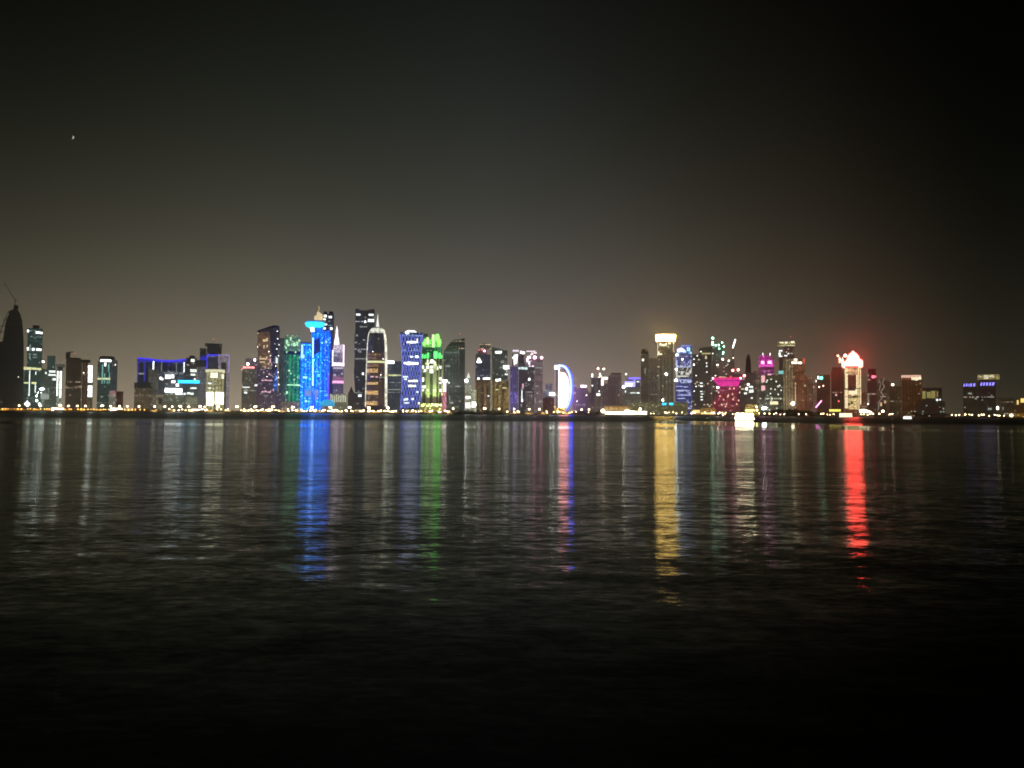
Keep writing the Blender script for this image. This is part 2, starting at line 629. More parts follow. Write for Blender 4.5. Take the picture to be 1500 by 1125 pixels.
cream = facade('cream_wall', (122, 106, 76), 0.03, (1, .9, .6), 0.4, strip=7)
rust = facade('rust_wall', (110, 66, 42), 0.04, (1, .7, .4), 0.5, strip=4.5)
pod = facade('podium_wall', (88, 84, 54), 0.15, (1, .95, .7), 0.5, flo=3.2)
bblue = facade('blue_led_wall', (4, 98, 255), 0.12, (.15, .8, 2.2), 1.8, bay=3.2, strip=9, gs=3.3)
bdeep = facade('deep_blue_led_wall', (10, 82, 242), 0.08, (.2, .7, 2.0), 1.3, bay=3.2, strip=7, gs=3.0)
ggreen = facade('green_led_wall', (16, 140, 74), 0.12, (.5, 1.0, .6), 0.6, bay=3.0, strip=10, gs=1.0)
gdim = facade('dim_green_wall', (48, 92, 62), 0.10, (.7, 1.0, .7), 0.6, bay=3.0, strip=6)
bband = facade('blue_striped_wall', (50, 56, 130), 0.16, (.65, .75, 1.0), 0.9, bay=3.0, frow=0.2, flo=5.0)
pinkw = facade('pink_lit_wall', (120, 30, 52), 0.10, (1, .6, .6), 0.8, bay=4.2, flo=4.4)
magw = facade('magenta_lit_wall', (190, 40, 150), 0.14, (1, .4, .85), 1.2, strip=6, gs=1.2)
purpw = facade('purple_lit_wall', (84, 76, 124), 0.05, (.7, .6, 1), 0.6, strip=5)
concrete = plain('concrete', (0.22, 0.21, 0.19), 0.85)
roofm = plain('roof_plant', (0.06, 0.06, 0.06), 0.8)
steel = plain('painted_steel', (0.12, 0.12, 0.12), 0.5, 0.6)
whitep = plain('white_cladding', (0.62, 0.60, 0.56), 0.6, var=0.1)
gold = plain('gold_cladding', (0.6, 0.42, 0.12), 0.35, 0.6)

wW = emit('cool_white_window', (.92, 1.0, .95), 1.5, .35, .4, False)
wB = emit('bright_white_window', (.95, 1.0, .97), 2.6, .25, .4)
wY = emit('yellow_window', (.9, .9, .45), 1.0, .35, .4, False)
wA = emit('amber_window', (1.0, .72, .38), .75, .35, .4, False)
wD = emit('dim_window', (.8, .9, .8), .35, .4, .4, False)
wG = emit('green_window', (.55, 1.0, .6), 1.2, .4, .4, False)
wT = emit('teal_window', (.35, .85, .75), .6, .4, .4, False)
wP = emit('pink_window', (1.0, .55, .65), 1.0, .4, .4, False)
lW = emit('white_lamp', (1.0, .93, .82), 26)
lS = emit('small_white_lamp', (1.0, .9, .75), 9)
lC = emit('cool_lamp', (.9, 1.0, .93), 36)
lR = emit('red_lamp', (1.0, .10, .07), 14)
lRd = emit('dim_red_lamp', (1.0, .12, .10), 2.5)
lP = emit('pink_lamp', (1.0, .35, .6), 16)
lG = emit('green_lamp', (.08, 1.0, .45), 9)
eBlue = emit('blue_led_edge', (.05, .04, 1.0), 1.1, .3, .3)
eBlueD = emit('dim_blue_led', (.05, .05, .75), .5, .4, .1, False)
eCyan = emit('cyan_sign', (.02, .50, 1.0), 3.2, .2, .3)
eCyanD = emit('cyan_disc', (.03, .62, .95), 1.8, .15, .2)
eGold = emit('gold_light', (1.0, .72, .28), 1.2, .25, .3)
eAmber = emit('amber_light', (1.0, .50, .12), 1.1, .4, .1)
eMag = emit('magenta_light', (1.0, .06, .55), 2.4, .25, .1)
eViolet = emit('violet_sign', (.25, .22, 1.0), 2.0, .4, .5)
eSignP = emit('white_pink_sign', (1.0, .86, .95), 3.0, .3, .4)
eSignW = emit('white_sign', (.95, 1.0, 1.0), 7.0, .25, .4)
eYel = emit('yellow_sign', (.95, .85, .15), 1.8, .3, .4)
eCrown = emit('glowing_cream_crown', (1.0, .60, .14), 24.0, .08, .1)  # the crown emits its floodlight itself

T = Thing

# ---- far left
b = T('unfinished_tower', 'dark unfinished curved tower, tallest shape at the left edge', 'tower', 14, 2060)
b.poly('wall', [(-26, 602), (-26, 512), (4, 500), (8, 474), (13.4, 455.4), (18, 453.8), (22, 450), (25.5, 452.6), (29, 458), (32.6, 469), (35, 496), (35, 602)],
       facade('unlit_concrete_frame', (13, 13, 11), 0.003, (1, .9, .7), .6, bay=4, band=.5, frow=0), 40)
b.box('stair_core', 20, 447, 27, 452, roofm, 12, -12)
for i in range(15):
    yy = 460 + i * 9
    b.box('floor_slab', max(-20, 9 - (yy - 460) * .55), yy, min(34.4, 28 + (yy - 452) * .5), yy + .7, roofm, 0.8, 0.85)
for k in range(4):
    b.bar('scaffold', [(13 - k * 1.4, 455 + k * 3), (-6 - k * .4, 506)], .3, steel, 2 + k * 4)
for yy in (466, 476, 486, 496):
    b.bar('scaffold', [(10 - (yy - 462) * .36, yy), (10, yy + 1)], .3, steel, 2)
b.ball('work_lamp', 27, 552, .35, lS, 1.2)
c = T('tower_crane', 'thin tower crane with raised jib on the dark unfinished tower', 'crane', 22, 2061, z=W(22, 447, 2061).z)
c.bar('mast', [(22, 447.5), (22, 438)], .8, steel, -14)
c.bar('jib', [(22, 439.5), (6, 416)], .55, steel, -14)
c.bar('counter_jib', [(22, 439.5), (27, 441)], .6, steel, -14)

b = T('glass_tower', 'teal glass tower with a yellow lit storey, right beside the dark unfinished tower', 'tower', 49, 2130)
b.box('wall', 40, 481, 62, 538, teal, 36)
b.box('lower_wall', 35, 538.3, 61.5, None, teal, 40, 2)
b.box('plant_room', 48, 476.5, 58, 480.8, roofm, 16, -8)
b.wins([(39.8, 483.5, 42.4, 487), (52.5, 485.5, 57.2, 488.4), (57.8, 486, 62.2, 488.8), (39.6, 509, 42, 513.5), (47, 510, 50.5, 513.5), (53, 510.5, 60.5, 513.5)], wB)
b.wins([(42.5, 517.5, 44.6, 520.6), (42.5, 522, 44.6, 525.2), (43, 505, 45, 515), (48, 518.5, 54, 520), (48, 523, 54, 524.2)], wD)
b.wins([(34.5, 537.8, 38, 542), (38.6, 538, 46, 541.8), (46.5, 538.4, 54, 541.6), (54.3, 539, 60.5, 542)], wY, 'lit_storey', 2.5)
b.wins([(42.4, 543, 43.8, 580), (51.8, 544, 53, 549), (51, 562, 52.2, 575)], wW, 'light_strip', 2.5)
b.wins([(35, 560, 41.8, 562), (46, 559.6, 53.4, 562.6)], wY, 'lit_storey', 2.5)
b.wins([(36, 590, 44, 593.5), (39, 587, 41, 590)], wB, dy=2.5)

b = T('office_block', 'low teal office block with white lit rooms, between teal tower and white strip block', 'building', 71, 2065)
b.box('wall', 61.5, 541, 82.5, None, facade('green_glass', (50, 64, 52), .1, (.8, 1, .85), .45), 34)
b.box('upper_wall', 69, 521, 81, 540.8, teal, 24, -5)
b.ball('floodlight_lamp', 63.2, 530, 1.1, lC, 0); b.bar('lamp_mast', [(63.2, 531), (63.2, 541)], .25, steel, 0)
b.wins([(66, 545, 68.2, 547.6), (72, 542.8, 81.3, 545.6), (71, 548, 81.6, 550.2), (77, 554, 82, 557)], wW)
b.wins([(59.5, 577, 72, 585)], wD)
for x, y, r in ((61, 570, 2.2), (59, 570, 1.3), (63.5, 570, 1.3), (53.5, 580, 1.5), (54, 587, 1.9), (58, 592, 1.9), (56, 575, .7), (60, 575, .7)):
    b.ball('floodlight_lamp', x, y, r * .55, lC, 3)

b = T('office_block', 'pale block with a white glowing right edge, left of the brown blocks', 'building', 87, 2066)
b.box('wall', 83, 543, 90.5, None, facade('white_lit_glass', (120, 132, 112), .3, (.9, 1, .9), .8), 28)
b.box('roof_slab', 81.5, 533, 95, 537.5, grey, 20, -3)
b.box('column', 84, 537.7, 92, 542.8, dark, 14, -5)
b.wins([(87.6, 543.5, 90.2, 556), (87.4, 557, 90, 570), (87, 571, 89.6, 582), (83.2, 543.6, 85, 580)], wB, 'light_strip')

b = T('apartment_block', 'dark brown block with a crooked roof frame, left half of the brown pair', 'building', 105, 2067)
b.box('wall', 96, 526, 119.5, None, darkb, 34)
b.box('lift_tower', 96.3, 516.2, 103, 525.8, darkb, 14, -4)
b.bar('roof_frame', [(100, 516), (107, 515), (103, 517), (103, 521)], .6, steel, -4)
b.box('parapet', 103, 524, 118, 525.8, roofm, 20, -3)
b = T('apartment_block', 'dark brown block with a white glowing strip of windows down its right edge', 'building', 127, 2066)
b.box('wall', 120, 531, 128.4, None, brown, 34)
b.box('end_wall', 128.6, 534, 136, None, facade('dim_olive_wall', (70, 66, 48), .02, (1, .9, .7), .3), 30, -1)
b.box('roof_frame', 120, 527, 132.5, 530.8, roofm, 16, -4)
for i in range(11):
    y = 535.2 + i * 4.25
    if i in (6,):
        continue
    b.box('window', 129.0 + (0.3 if i % 2 else 0) - i * .06, y, 135.6 - i * .06, y + 3.6, wB, .5, 0.6)
b.ball('window_lamp', 122.5, 546, .5, lS, 1)

b = T('glass_tower', 'green glass tower with rounded roof and a white strip under it', 'tower', 157, 2090)
b.box('wall', 142.5, 529, 163.5, None, teal, 34)
b.box('side_wall', 163.7, 527.5, 171.6, None, slate, 30, -3)
b.lathe('round_roof', 157, [(10.5, 527.8), (10.3, 523), (8, 521.4), (0, 520.8)], roofm, 0)
b.wins([(147, 526.7, 163, 530)], wB, 'light_strip', 1.2)
b.wins([(153, 531.4, 155.6, 536.4)], wB)
b.wins([(149.5, 534, 151, 549), (158.5, 533, 160, 545), (149, 546, 150.6, 562), (152.6, 547, 153.8, 562), (156.6, 556, 157.6, 562), (159.6, 546, 160.8, 562)], wT, 'light_strip')
b.wins([(142.8, 553.8, 147, 556.2), (147.4, 553.6, 161.5, 556)], wY, 'lit_storey')
b.wins([(147, 580.6, 151, 582)], wD)
b.ball('roof_lamp', 169, 534, .5, lS, 1)
b = T('low_block', 'small pale block with a pink lit round top, at the foot of green glass tower', 'building', 164, 2050)
b.box('wall', 159.5, 578.5, 169, None, facade('pale_wall', (110, 110, 96), .2, (1, 1, .9), .5), 16)
b.lathe('pink_top', 165, [(4, 578.3), (4.2, 574), (3, 572.6), (0, 572.2)], emit('pink_dome', (.9, .4, .45), .35, .2, .3, False), -4)
b = T('low_block', 'plain dim brown low block right of the pink topped block', 'building', 176, 2055)
b.box('wall', 171, 574, 180.5, None, redb, 22)
b.box('parapet', 170.8, 573.2, 180.7, 573.8, roofm, 22.4, .2)

# ---- blue roof complex
b = T('long_building', 'long dark building with a sagging blue lit roof edge', 'building', 243, 2232)
b.poly('wall', [(201.5, 600), (201.5, 526), (215, 526.6), (232, 528.4), (250, 529), (264, 527.6), (274, 526), (286, 526.5), (286, 600)],
       facade('dark_navy_glass', (30, 34, 52), .02, (.7, .8, 1), .5, strip=12), 40)
top = [(201.5, 525.4), (215, 526), (232, 527.8), (250, 528.4), (264, 527), (274, 525.4), (284, 526)]
for (xa, ya), (xb, yb) in zip(top, top[1:]):
    b.poly('roof_light', [(xa, ya - .9), (xb, yb - .9), (xb, yb + 1.5), (xa, ya + 1.5)], eBlue, .6, .7)
b.poly('blue_wash_panel', [(202, 528), (284, 529), (284, 532), (202, 531)], eBlueD, .4, .45)
b.wins([(201.6, 527, 203, 560), (211.5, 528, 213.4, 559), (247, 530, 249, 536)], eBlueD, 'edge_light', 0.9)
b.wins([(224, 529.6, 225.8, 541.6)], wB, 'light_strip')
b.wins([(236.1, 528.6, 236.9, 556), (258, 530, 258.9, 546)], wD, 'light_strip')
b.wins([(269.3, 530, 270.4, 538), (269.3, 539, 270.4, 545)], wB, 'light_strip')
b.wins([(203.5, 547, 211.3, 549)], wD)

b = T('low_block', 'low grey block with a dark roof band, left end of the blue roofed row', 'building', 211, 2062)
b.box('wall', 196.5, 569, 224, None, facade('dim_grey_wall', (76, 66, 50), .05, (1, .9, .7), .3), 30)
b.box('roof_band', 196.5, 560.5, 224, 568.8, dark, 30, .3)
b = T('office_block', 'plain grey slab block standing before the blue roof edge', 'building', 226, 2126)
b.box('wall', 216.5, 541, 232, None, grey, 34)
b.box('stair_tower', 232.3, 545, 239.5, None, slate, 28, -2)
b.wins([(234, 551.8, 236.6, 555.8), (236.8, 553.6, 239, 556.6)], wB)
b = T('low_block', 'low cream block with arched openings beside the road lamps', 'building', 234, 2052)
b.box('wall', 228, 578, 239, None, facade('pale_tan_wall', (116, 108, 84), .1, (1, .95, .8), .3), 18)
b.box('opening', 232, 583, 237.6, 592, dark, .5, .55)
b = T('office_block', 'wide block with two rows of dazzling white windows, left of the cyan bar', 'building', 254, 2066)
b.box('wall', 240, 545, 268.5, None, slate, 34)
b.box('podium', 239.8, 577, 268.5, None, facade('dim_green_podium', (78, 84, 68), .1, (.9, 1, .8), .4), 4, 4.3)
b.wins([(242, 549, 245.6, 555), (246, 549.3, 250, 554.8), (250.4, 548.8, 255, 554)], wB, dy=.6)
b.wins([(251.2, 557.2, 256.8, 561), (257.6, 562, 262, 566)], wB)
b.wins([(242, 569, 248, 574.6), (248.4, 569.4, 254, 575), (254.4, 569.2, 260.4, 575), (260.8, 569.6, 266.6, 574.4), (258, 575.6, 266.8, 577.6)], eSignW, dy=5)
b = T('office_block', 'dark stepped block crossed by a bright cyan light bar', 'building', 281, 2064)
b.box('wall', 269, 562.5, 291.5, None, facade('dim_teal_wall', (50, 62, 60), .06, (.9, 1, .95), .5), 34)
b.box('upper_wall', 272.5, 524, 288, 562.2, dark, 24, -3)
b.box('roof_tower', 277.5, 521, 285.5, 523.8, roofm, 12, -8)
b.wins([(279.5, 526, 285, 530)], wW, 'sign', -2.3)
b.wins([(278.5, 541, 288, 542.8), (279, 543.6, 288, 545), (279.4, 547.6, 286, 550), (284, 554, 286.4, 556.6)], wW, 'lit_storey', -2.4)
b.box('light_bar', 260.8, 557.2, 292.4, 561.4, eCyan, 1.5, 1.6)
b.wins([(279, 567.6, 288, 569.6), (268.8, 575.6, 272, 578.4), (274, 574.8, 279, 577.6), (279.6, 575.4, 283.4, 578.2)], wW)
b.box('podium', 272, 581, 288, None, facade('pale_green_podium', (112, 112, 90), .2, (1, 1, .9), .4), 6, 6.4)
b = T('office_block', 'plain grey lilac slab with a black roof box, left of the cream drum', 'building', 297, 2128)
b.box('wall', 288.5, 538, 303, None, facade('grey_lilac_wall', (84, 82, 90), .03, (.9, .9, 1), .4), 30)
b.box('roof_box', 288, 527.5, 302.6, 537.8, dark, 26, -2)
b.box('blue_wash', 293, 521.8, 303, 527.3, eBlueD, 10, -8)
b = T('glass_tower', 'dark narrow tower without lights, left of the wide flat topped one behind blue edge', 'tower', 297, 2300)
b.box('wall', 292, 511, 302, None, dark, 30)
b.box('parapet', 291.8, 509.8, 302.2, 510.8, grey, 30.4, .2)
b = T('glass_tower', 'dark wide tower with flat overhanging top behind the blue edged frame', 'tower', 312, 2310)
b.box('wall', 302.5, 507, 324, None, dark, 34)
b.box('roof_slab', 300.5, 503, 325.5, 506.8, dark, 38, 2)
b = T('office_block', 'grey gateway shaped building with a blue lit top edge', 'building', 320, 2140)
b.box('wall', 303, 521, 319, None, facade('dark_blue_grey_glass', (34, 36, 56), .02, (.8, .85, 1), .4), 30)
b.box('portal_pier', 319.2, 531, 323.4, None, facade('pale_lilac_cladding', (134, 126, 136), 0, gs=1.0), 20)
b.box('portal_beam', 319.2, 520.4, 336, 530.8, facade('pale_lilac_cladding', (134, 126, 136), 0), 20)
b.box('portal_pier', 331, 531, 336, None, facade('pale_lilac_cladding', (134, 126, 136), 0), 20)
b.box('recess_wall', 323.4, 531, 331, None, dark, 10, -9)
b.wins([(302.8, 519.4, 319.2, 521.4), (302.6, 521.6, 304, 540)], eBlue, 'edge_light', .8)
b.wins([(319.4, 519.4, 336, 520.2), (335, 520.4, 336, 545)], emit('lilac_edge', (.5, .38, 1), .8, .2, .2), 'edge_light', .8)
b = T('round_building', 'cream drum shaped building glowing white at its foot, before the grey gateway', 'building', 315, 2058)
crm = facade('cream_drum_wall', (150, 146, 100), .25, (1, .98, .7), .6, strip=8)
b.lathe('wall', 315.3, [(12.6, None), (12.6, 556), (12.6, 545)], crm, 0)
b.lathe('cornice', 315.3, [(13.6, 544.6), (13.6, 541.6), (13, 541)], emit('cream_cornice', (1, .95, .6), .8, .2, .1), .6, cyo=22)
b.wins([(308.5, 546, 319, 553.5), (324.6, 548, 328, 554.6)], emit('cream_window', (1, .97, .72), 1.4, .3, .2), 'lit_storey', .8)
b.wins([(304.8, 560.6, 309.6, 562.6), (305, 567.6, 309.6, 569)], wW, 'lit_storey', .7)
b.wins([(302.4, 574.6, 312.4, 583), (303, 583.4, 312.4, 594), (315, 575, 327.4, 592)], emit('dazzling_cream_front', (1, .97, .74), 4.2, .25, .15), 'glow_front', 1.6)  # floodlight at the foot of the drum, put in as glowing panels

# ---- 350-440
b = T('office_block', 'slim grey block with red rooftop sign and a round white lamp', 'building', 364, 2064)
b.box('wall', 354, 541, 374.5, None, facade('dim_olive_grey_wall', (74, 70, 56), .08, (1, .95, .8), .5, frow=.06), 32)
b.box('rear_wall', 359, 525, 379, None, purp, 20, -36)
b.wins([(356, 536.8, 361.5, 539.6), (362, 536.8, 367, 539.4), (367.5, 537, 372.8, 539.6), (354, 540, 356, 543)], emit('red_sign', (1, .32, .3), 2.2, .3, .5), 'sign', -1)
b.ball('roof_lamp', 363, 533.4, 1.5, lW, -2); b.bar('lamp_mast', [(363, 534), (363, 541)], .3, steel, -2)
b.ball('roof_lamp', 373.2, 527.2, 1.25, lW, 2); b.bar('lamp_mast', [(373.2, 528), (373.2, 541.2)], .3, steel, 2)
b.wins([(357.6, 573.8, 362, 576.4), (355, 566.6, 366, 567.8), (373, 563, 377, 565.6)], wW)

b = T('twisted_tower', 'dark twisted tower with sloping top and bronze lit left face', 'tower', 393, 2120)
b.poly('wall', [(377.2, 486), (400, 477.2), (408, 477.6), (410, 481), (409.6, 500), (406, 535), (406.4, 570), (408, 600), (374, 600), (375, 560), (378, 530), (377, 505)],
       facade('black_bronze_glass', (34, 28, 32), .06, (1, .85, .8), .7), 40)
bz = facade('bronze_lit_glass', (104, 76, 44), .14, (1, .8, .5), .8, bay=4)
b.poly('bronze_face', [(377, 487.2), (395, 486.4), (396, 505), (396.6, 527), (395, 540), (380, 539), (378, 520)], bz, .8, .85)
b.poly('lower_face', [(379, 541), (397, 541), (400, 556), (401, 592), (378, 592), (377, 565)], facade('violet_room_wall', (62, 46, 56), .12, (1, .85, .9), .7), .8, .85)
b.poly('roof_fin', [(377, 484.6), (400, 476.2), (408.6, 476.8), (409.4, 479), (399, 479.6), (377.4, 486)], roofm, 36, .9)
b.wins([(380, 524.4, 389, 526.6), (380.5, 529.6, 388.5, 531.4), (389.6, 522, 390.8, 526.6), (385, 497, 390, 500.6), (389.8, 495, 392.4, 500), (385.6, 506, 388, 510), (390.4, 506, 392.2, 509.4)], wA, dy=1.4)
b.wins([(393.4, 546.6, 395.4, 549), (395, 525, 396.8, 530), (397.4, 532, 398.6, 536), (383, 556.4, 387, 557.8), (387.6, 556, 391, 557.8), (391.6, 556.6, 398.8, 558), (383, 573, 386, 575.6), (387, 572, 390.6, 574.4), (391.4, 573.6, 396.4, 575), (399.6, 569.6, 401, 573)], wP, dy=1.4)
for x, y in ((406.4, 485), (406.6, 496), (409, 505), (405.6, 511), (408, 521), (403.8, 536), (407.6, 545), (408, 553), (408.6, 563), (377.4, 508.4), (394, 515), (396, 521), (391, 552)):
    b.ball('facade_lamp', x, y, .45, lS, 1.2)
b.poly('blue_panel', [(404, 541), (406, 541), (406, 572), (400.4, 572), (401, 560)], facade('blue_panel_wall', (44, 96, 200), .2, (.5, .75, 1), 1.4), .8, .85)
b.wins([(404, 524, 406.6, 532)], emit('pale_blue_panel', (.6, .8, 1), 1.6, .3, .4, False), 'blue_light', 1.4)
b.box('podium', 378, 575, 412, None, facade('dim_violet_podium', (70, 56, 60), .1, (1, .9, .9), .5), 10, 12)

b = T('glass_tower', 'narrow dark teal tower squeezed between twisted tower and green tower', 'tower', 412, 2240)
b.box('wall', 408, 497, 418, None, facade('dim_teal_slab', (58, 66, 64), .01, gs=1), 30)
b.box('parapet', 408, 495.6, 418, 496.8, roofm, 30.4, .2)

b = T('green_tower', 'tower lit green with a ragged green crown, left of the blue tower', 'tower', 428, 2128)
b.box('wall', 416, 519, 441, None, gdim, 36)
b.box('lit_bay', 423, 519.4, 428.5, 588, ggreen, 1.2, 1.25)
b.box('lit_bay', 429.4, 519.4, 440.6, 588, ggreen, 1.2, 1.25)
b.box('dark_band', 415.6, 514.6, 441, 518.8, roofm, 36, .4)
b.box('crown', 417, 494, 440, 514.4, facade('green_crown_wall', (84, 126, 84), .35, (.65, 1, .6), .8, bay=3.4), 30, -1)
for i in range(8):
    b.box('crown_pinnacle', 417 + i * 2.95, 490.5 - (1.8 if i in (2, 4, 7) else 0), 418.6 + i * 2.95, 493.8, facade('green_crown_wall', (84, 126, 84)), 2.5, -1.2)
b.wins([(419, 498, 421.6, 503), (425, 493.6, 427, 499), (421, 504, 424, 507), (429, 502, 433, 507), (434, 500.6, 436.4, 506), (418, 507.6, 420, 510), (437, 497, 439.6, 500)], wG, dy=.2)
b.wins([(419, 514.8, 421, 517), (432, 514.6, 434, 517), (422, 542, 425, 544), (435.4, 551.6, 437, 553.6), (420.4, 563, 431, 564.6), (431.4, 562.8, 438, 565), (436, 563.2, 443, 565.6), (419, 573, 421.6, 577), (430, 555, 432, 557), (425, 546, 427, 548)], wG, dy=1.9)
b.box('podium', 412, 588.4, 440, None, facade('tan_podium', (112, 96, 66), .15, (1, .9, .7), .5), 10, 12)

# ---- blue tower group
b = T('glass_tower', 'dark tower with a few white windows, half hidden behind the blue tower', 'tower', 481, 2260)
b.box('wall', 473.5, 460, 488.5, None, dark, 34)
b.box('roof_box', 474, 456.6, 479, 459.8, roofm, 14, -6); b.box('roof_box', 482, 456.2, 488.4, 459.8, roofm, 14, -6)
b.wins([(474.6, 461.4, 478.4, 464.8), (481.6, 463, 486, 465.8), (483.6, 479.6, 487, 483), (474, 467, 477, 469), (476, 474.6, 479, 476.4), (474, 480, 477, 482.6)], wB)
b.wins([(481, 470, 484, 471.4), (475, 471, 478, 472), (480, 476, 486, 477)], wD)

b = T('blue_tower', 'bright blue lit tower with a cyan disc and gold cap, brightest on the skyline', 'tower', 462, 2062)
b.box('low_wing', 440, 503.5, 456, None, bblue, 30)
b.box('wing_roof', 440.6, 501.8, 456, 503.3, roofm, 28, -.4)
b.poly('wall', [(456.4, 486), (484, 484), (484.8, 490), (483.6, 530), (482, 560), (480, 597), (456.4, 600)], bdeep, 40, -.5)
b.poly('centre_bay', [(457.5, 487), (473, 485.5), (473, 600), (458.5, 600)], bblue, 2.0, 1.6)
b.poly('dark_slot', [(456.4, 500), (469, 494), (469.5, 514), (456.4, 523)], facade('dim_blue_glass', (8, 32, 130), .03, (.1, .4, 1), 1, gs=1.2), .8, 2.5)  # darker blue strip of the front
b.wins([(457.6, 495, 459.2, 524), (457.6, 526, 459, 548), (457.4, 549, 458.8, 565)], emit('pale_blue_strip', (.10, .26, 1), 11, .3, .3), 'light_strip', 3.6)
b.wins([(444, 551.4, 450, 554.4), (446.4, 586, 450, 589), (441.4, 505, 444, 520), (440.8, 520, 446, 525), (476.6, 499, 479, 502), (471, 501, 473, 503)], emit('pale_blue_window', (.35, .75, 1), 1.8, .3, .3, False), dy=3)
b.wins([(446.6, 572, 456, 580), (460, 571, 466.4, 578), (461.6, 578.4, 465, 586), (466, 562, 469, 565)], emit('lavender_panel', (.25, .38, .95), .8, .4, .4, False), 'lit_panel', 3)
b.dots([(478, 555), (476, 535), (474, 543), (481, 548), (468, 538), (463, 532), (470, 560), (477, 513), (464, 541), (479, 523), (451, 530), (447, 537), (453, 566), (443, 567)], emit('pale_blue_window', (.35, .75, 1), 1.8), dy=3)
b.box('violet_edge', 480.4, 545, 482.6, 586, emit('violet_edge', (.16, .06, .9), 1.0, .4, .2), 1, 1)
b.lathe('neck', 458.5, [(2.6, 486), (3.6, 482), (4.6, 479)], emit('white_neck', (.62, .78, 1), 6, .2, .3), -6, cyo=8)
b.box('disc_core', 460, 478, 473, 485.3, bdeep, 20, -6)
b.lathe('disc', 461.4, [(9, 479.2), (12.5, 477.4), (14.4, 474), (14.4, 472), (13, 471)], eCyanD, 6, cyo=20)
b.lathe('disc_top', 461.4, [(12.6, 470.8), (11, 469.6), (0, 469.2)], emit('blue_disc_top', (.05, .1, .8), .6), 6, cyo=20)
b.poly('gold_cap', [(460.2, 468), (473, 468), (473, 461.5), (470.5, 459), (466, 456.4), (464.4, 457), (463.6, 462), (460.6, 463)], emit('cream_gold_cap', (1, .78, .42), .85, .2, .2), 14, -8)
b.bar('finial', [(466.6, 456.4), (467.6, 452), (467, 448)], .9, emit('gold_finial', (1, .68, .2), .7), -14)
b = T('dome_pavilion', 'small cyan lit dome at the foot of the blue tower', 'pavilion', 480, 2040)
b.lathe('dome', 480.4, [(10, 594.5), (9.8, 590), (7.8, 587), (4, 585.3), (0, 585)], emit('cyan_dome', (.02, .42, .75), .9, .25, .2), 0)
b.lathe('drum', 480.4, [(9.8, None), (9.8, 594.7)], whitep, 0)

b = T('spired_tower', 'white lit clock style tower with a needle spire, right of the blue tower', 'tower', 495, 2126)
vw = facade('violet_stone_wall', (92, 78, 88), .06, (1, .9, 1), .5)
b.box('wall', 487.5, 536, 503, None, vw, 30)
b.box('upper_wall', 487, 517, 503.6, 534, facade('mauve_lit_wall', (116, 104, 116), .1, (1, .9, 1), .5), 30, .6)
wl = emit('white_lit_cornice', (1, .80, .95), 2.6, .25, .2)  # floodlight on cornice, edges and spire is put in as emission
b.box('cornice', 486.6, 531.4, 504.2, 535.6, wl, 31, 1.2)
b.poly('shoulder', [(487.4, 516.8), (488.4, 507), (490, 504.8), (503, 504.4), (504, 506), (504, 516.8)], facade('white_lit_shoulder', (214, 198, 212), .1, (1, .95, 1), .4), 30, .9)
b.box('edge_light', 486.6, 513, 488, 531, wl, 2, 1.4); b.box('edge_light', 502.6, 505, 504.2, 531, wl, 2, 1.4)
b.lathe('spire', 493.6, [(4.0, 505), (2.9, 497), (1.7, 491), (1.9, 489.5), (1.3, 487), (1.6, 484), (.7, 481), (0, 476)], emit('white_lit_spire', (1, .82, .95), 2.2, .15, .2), -3, seg=12)
b.box('pink_band', 486.8, 557.6, 503.4, 561.4, emit('pink_band', (1, .45, .75), 1.3, .4, .3), 31, 1.0)
b.poly('pink_glow_panel', [(487.6, 550), (503, 553), (503, 557.3), (487.6, 557.3)], emit('dim_pink_panel', (.6, .22, .36), .45, .3, .2, False), .5, .6)
b.wins([(488, 538, 503, 540.4), (488.4, 548, 492, 550.4), (500, 546, 502, 549), (488.6, 519, 492, 523)], emit('mauve_window', (1, .85, 1), .6, .4, .4, False))
b = T('low_block', 'low block of glowing pale upright fins below the needle spired tower', 'building', 496, 2060)
b.box('wall', 483.5, 577, 508.5, None, facade('dim_green_fin_wall', (96, 96, 72), .1, (1, 1, .8), .4), 26)
for i in range(9):
    b.box('light_fin', 484.2 + i * 2.7, 577.6 + (i % 3), 485.3 + i * 2.7, 589, emit('fin_light', (.95, 1, .72), .8, .4, .4, False), .8, .85)

# ---- dark tower, bullet tower
b = T('glass_tower', 'tall dark tower with wavy left side behind the bullet shaped tower', 'tower', 534, 2190)
b.poly('wall', [(520.4, 454.5), (548.8, 454.5), (549, 600), (519, 600), (520.2, 575), (518.4, 545), (519.6, 520), (519, 500), (520.6, 480)],
       facade('black_glass', (31, 33, 34), .012, (.9, .95, 1), .6), 40)
b.box('roof_screen', 520.4, 452.8, 527, 454.3, roofm, 12, -3); b.box('roof_screen', 541, 452.8, 548.8, 454.3, roofm, 12, -3)
b.wins([(521.6, 459.6, 528, 462.4), (540, 459.6, 547.4, 462.2), (539, 467.2, 548, 471.4)], wW)
b.wins([(534, 469.6, 536, 473)], wB)
b.wins([(527, 478, 532, 479.6), (533, 478, 538, 479.4), (521.6, 490, 524, 493), (531.4, 497, 535, 499), (519.6, 500.8, 523, 503), (526, 514, 529, 516.6), (520, 525, 536, 526.2), (521.4, 551.8, 525, 553), (519, 575, 531, 576.2)], wD)
b.wins([(530.4, 546, 533, 549)], wB)
b.wins([(525, 578.4, 529.4, 581)], wB)
b = T('low_block', 'low dark stepped block at the left foot of the tall dark tower', 'building', 515, 2080)
b.box('wall', 509.5, 575, 520, None, darkb, 26)
b.poly('roof_gable', [(511, 574.7), (513, 570), (515, 565), (516, 570), (518, 574.7)], roofm, 8, -6)

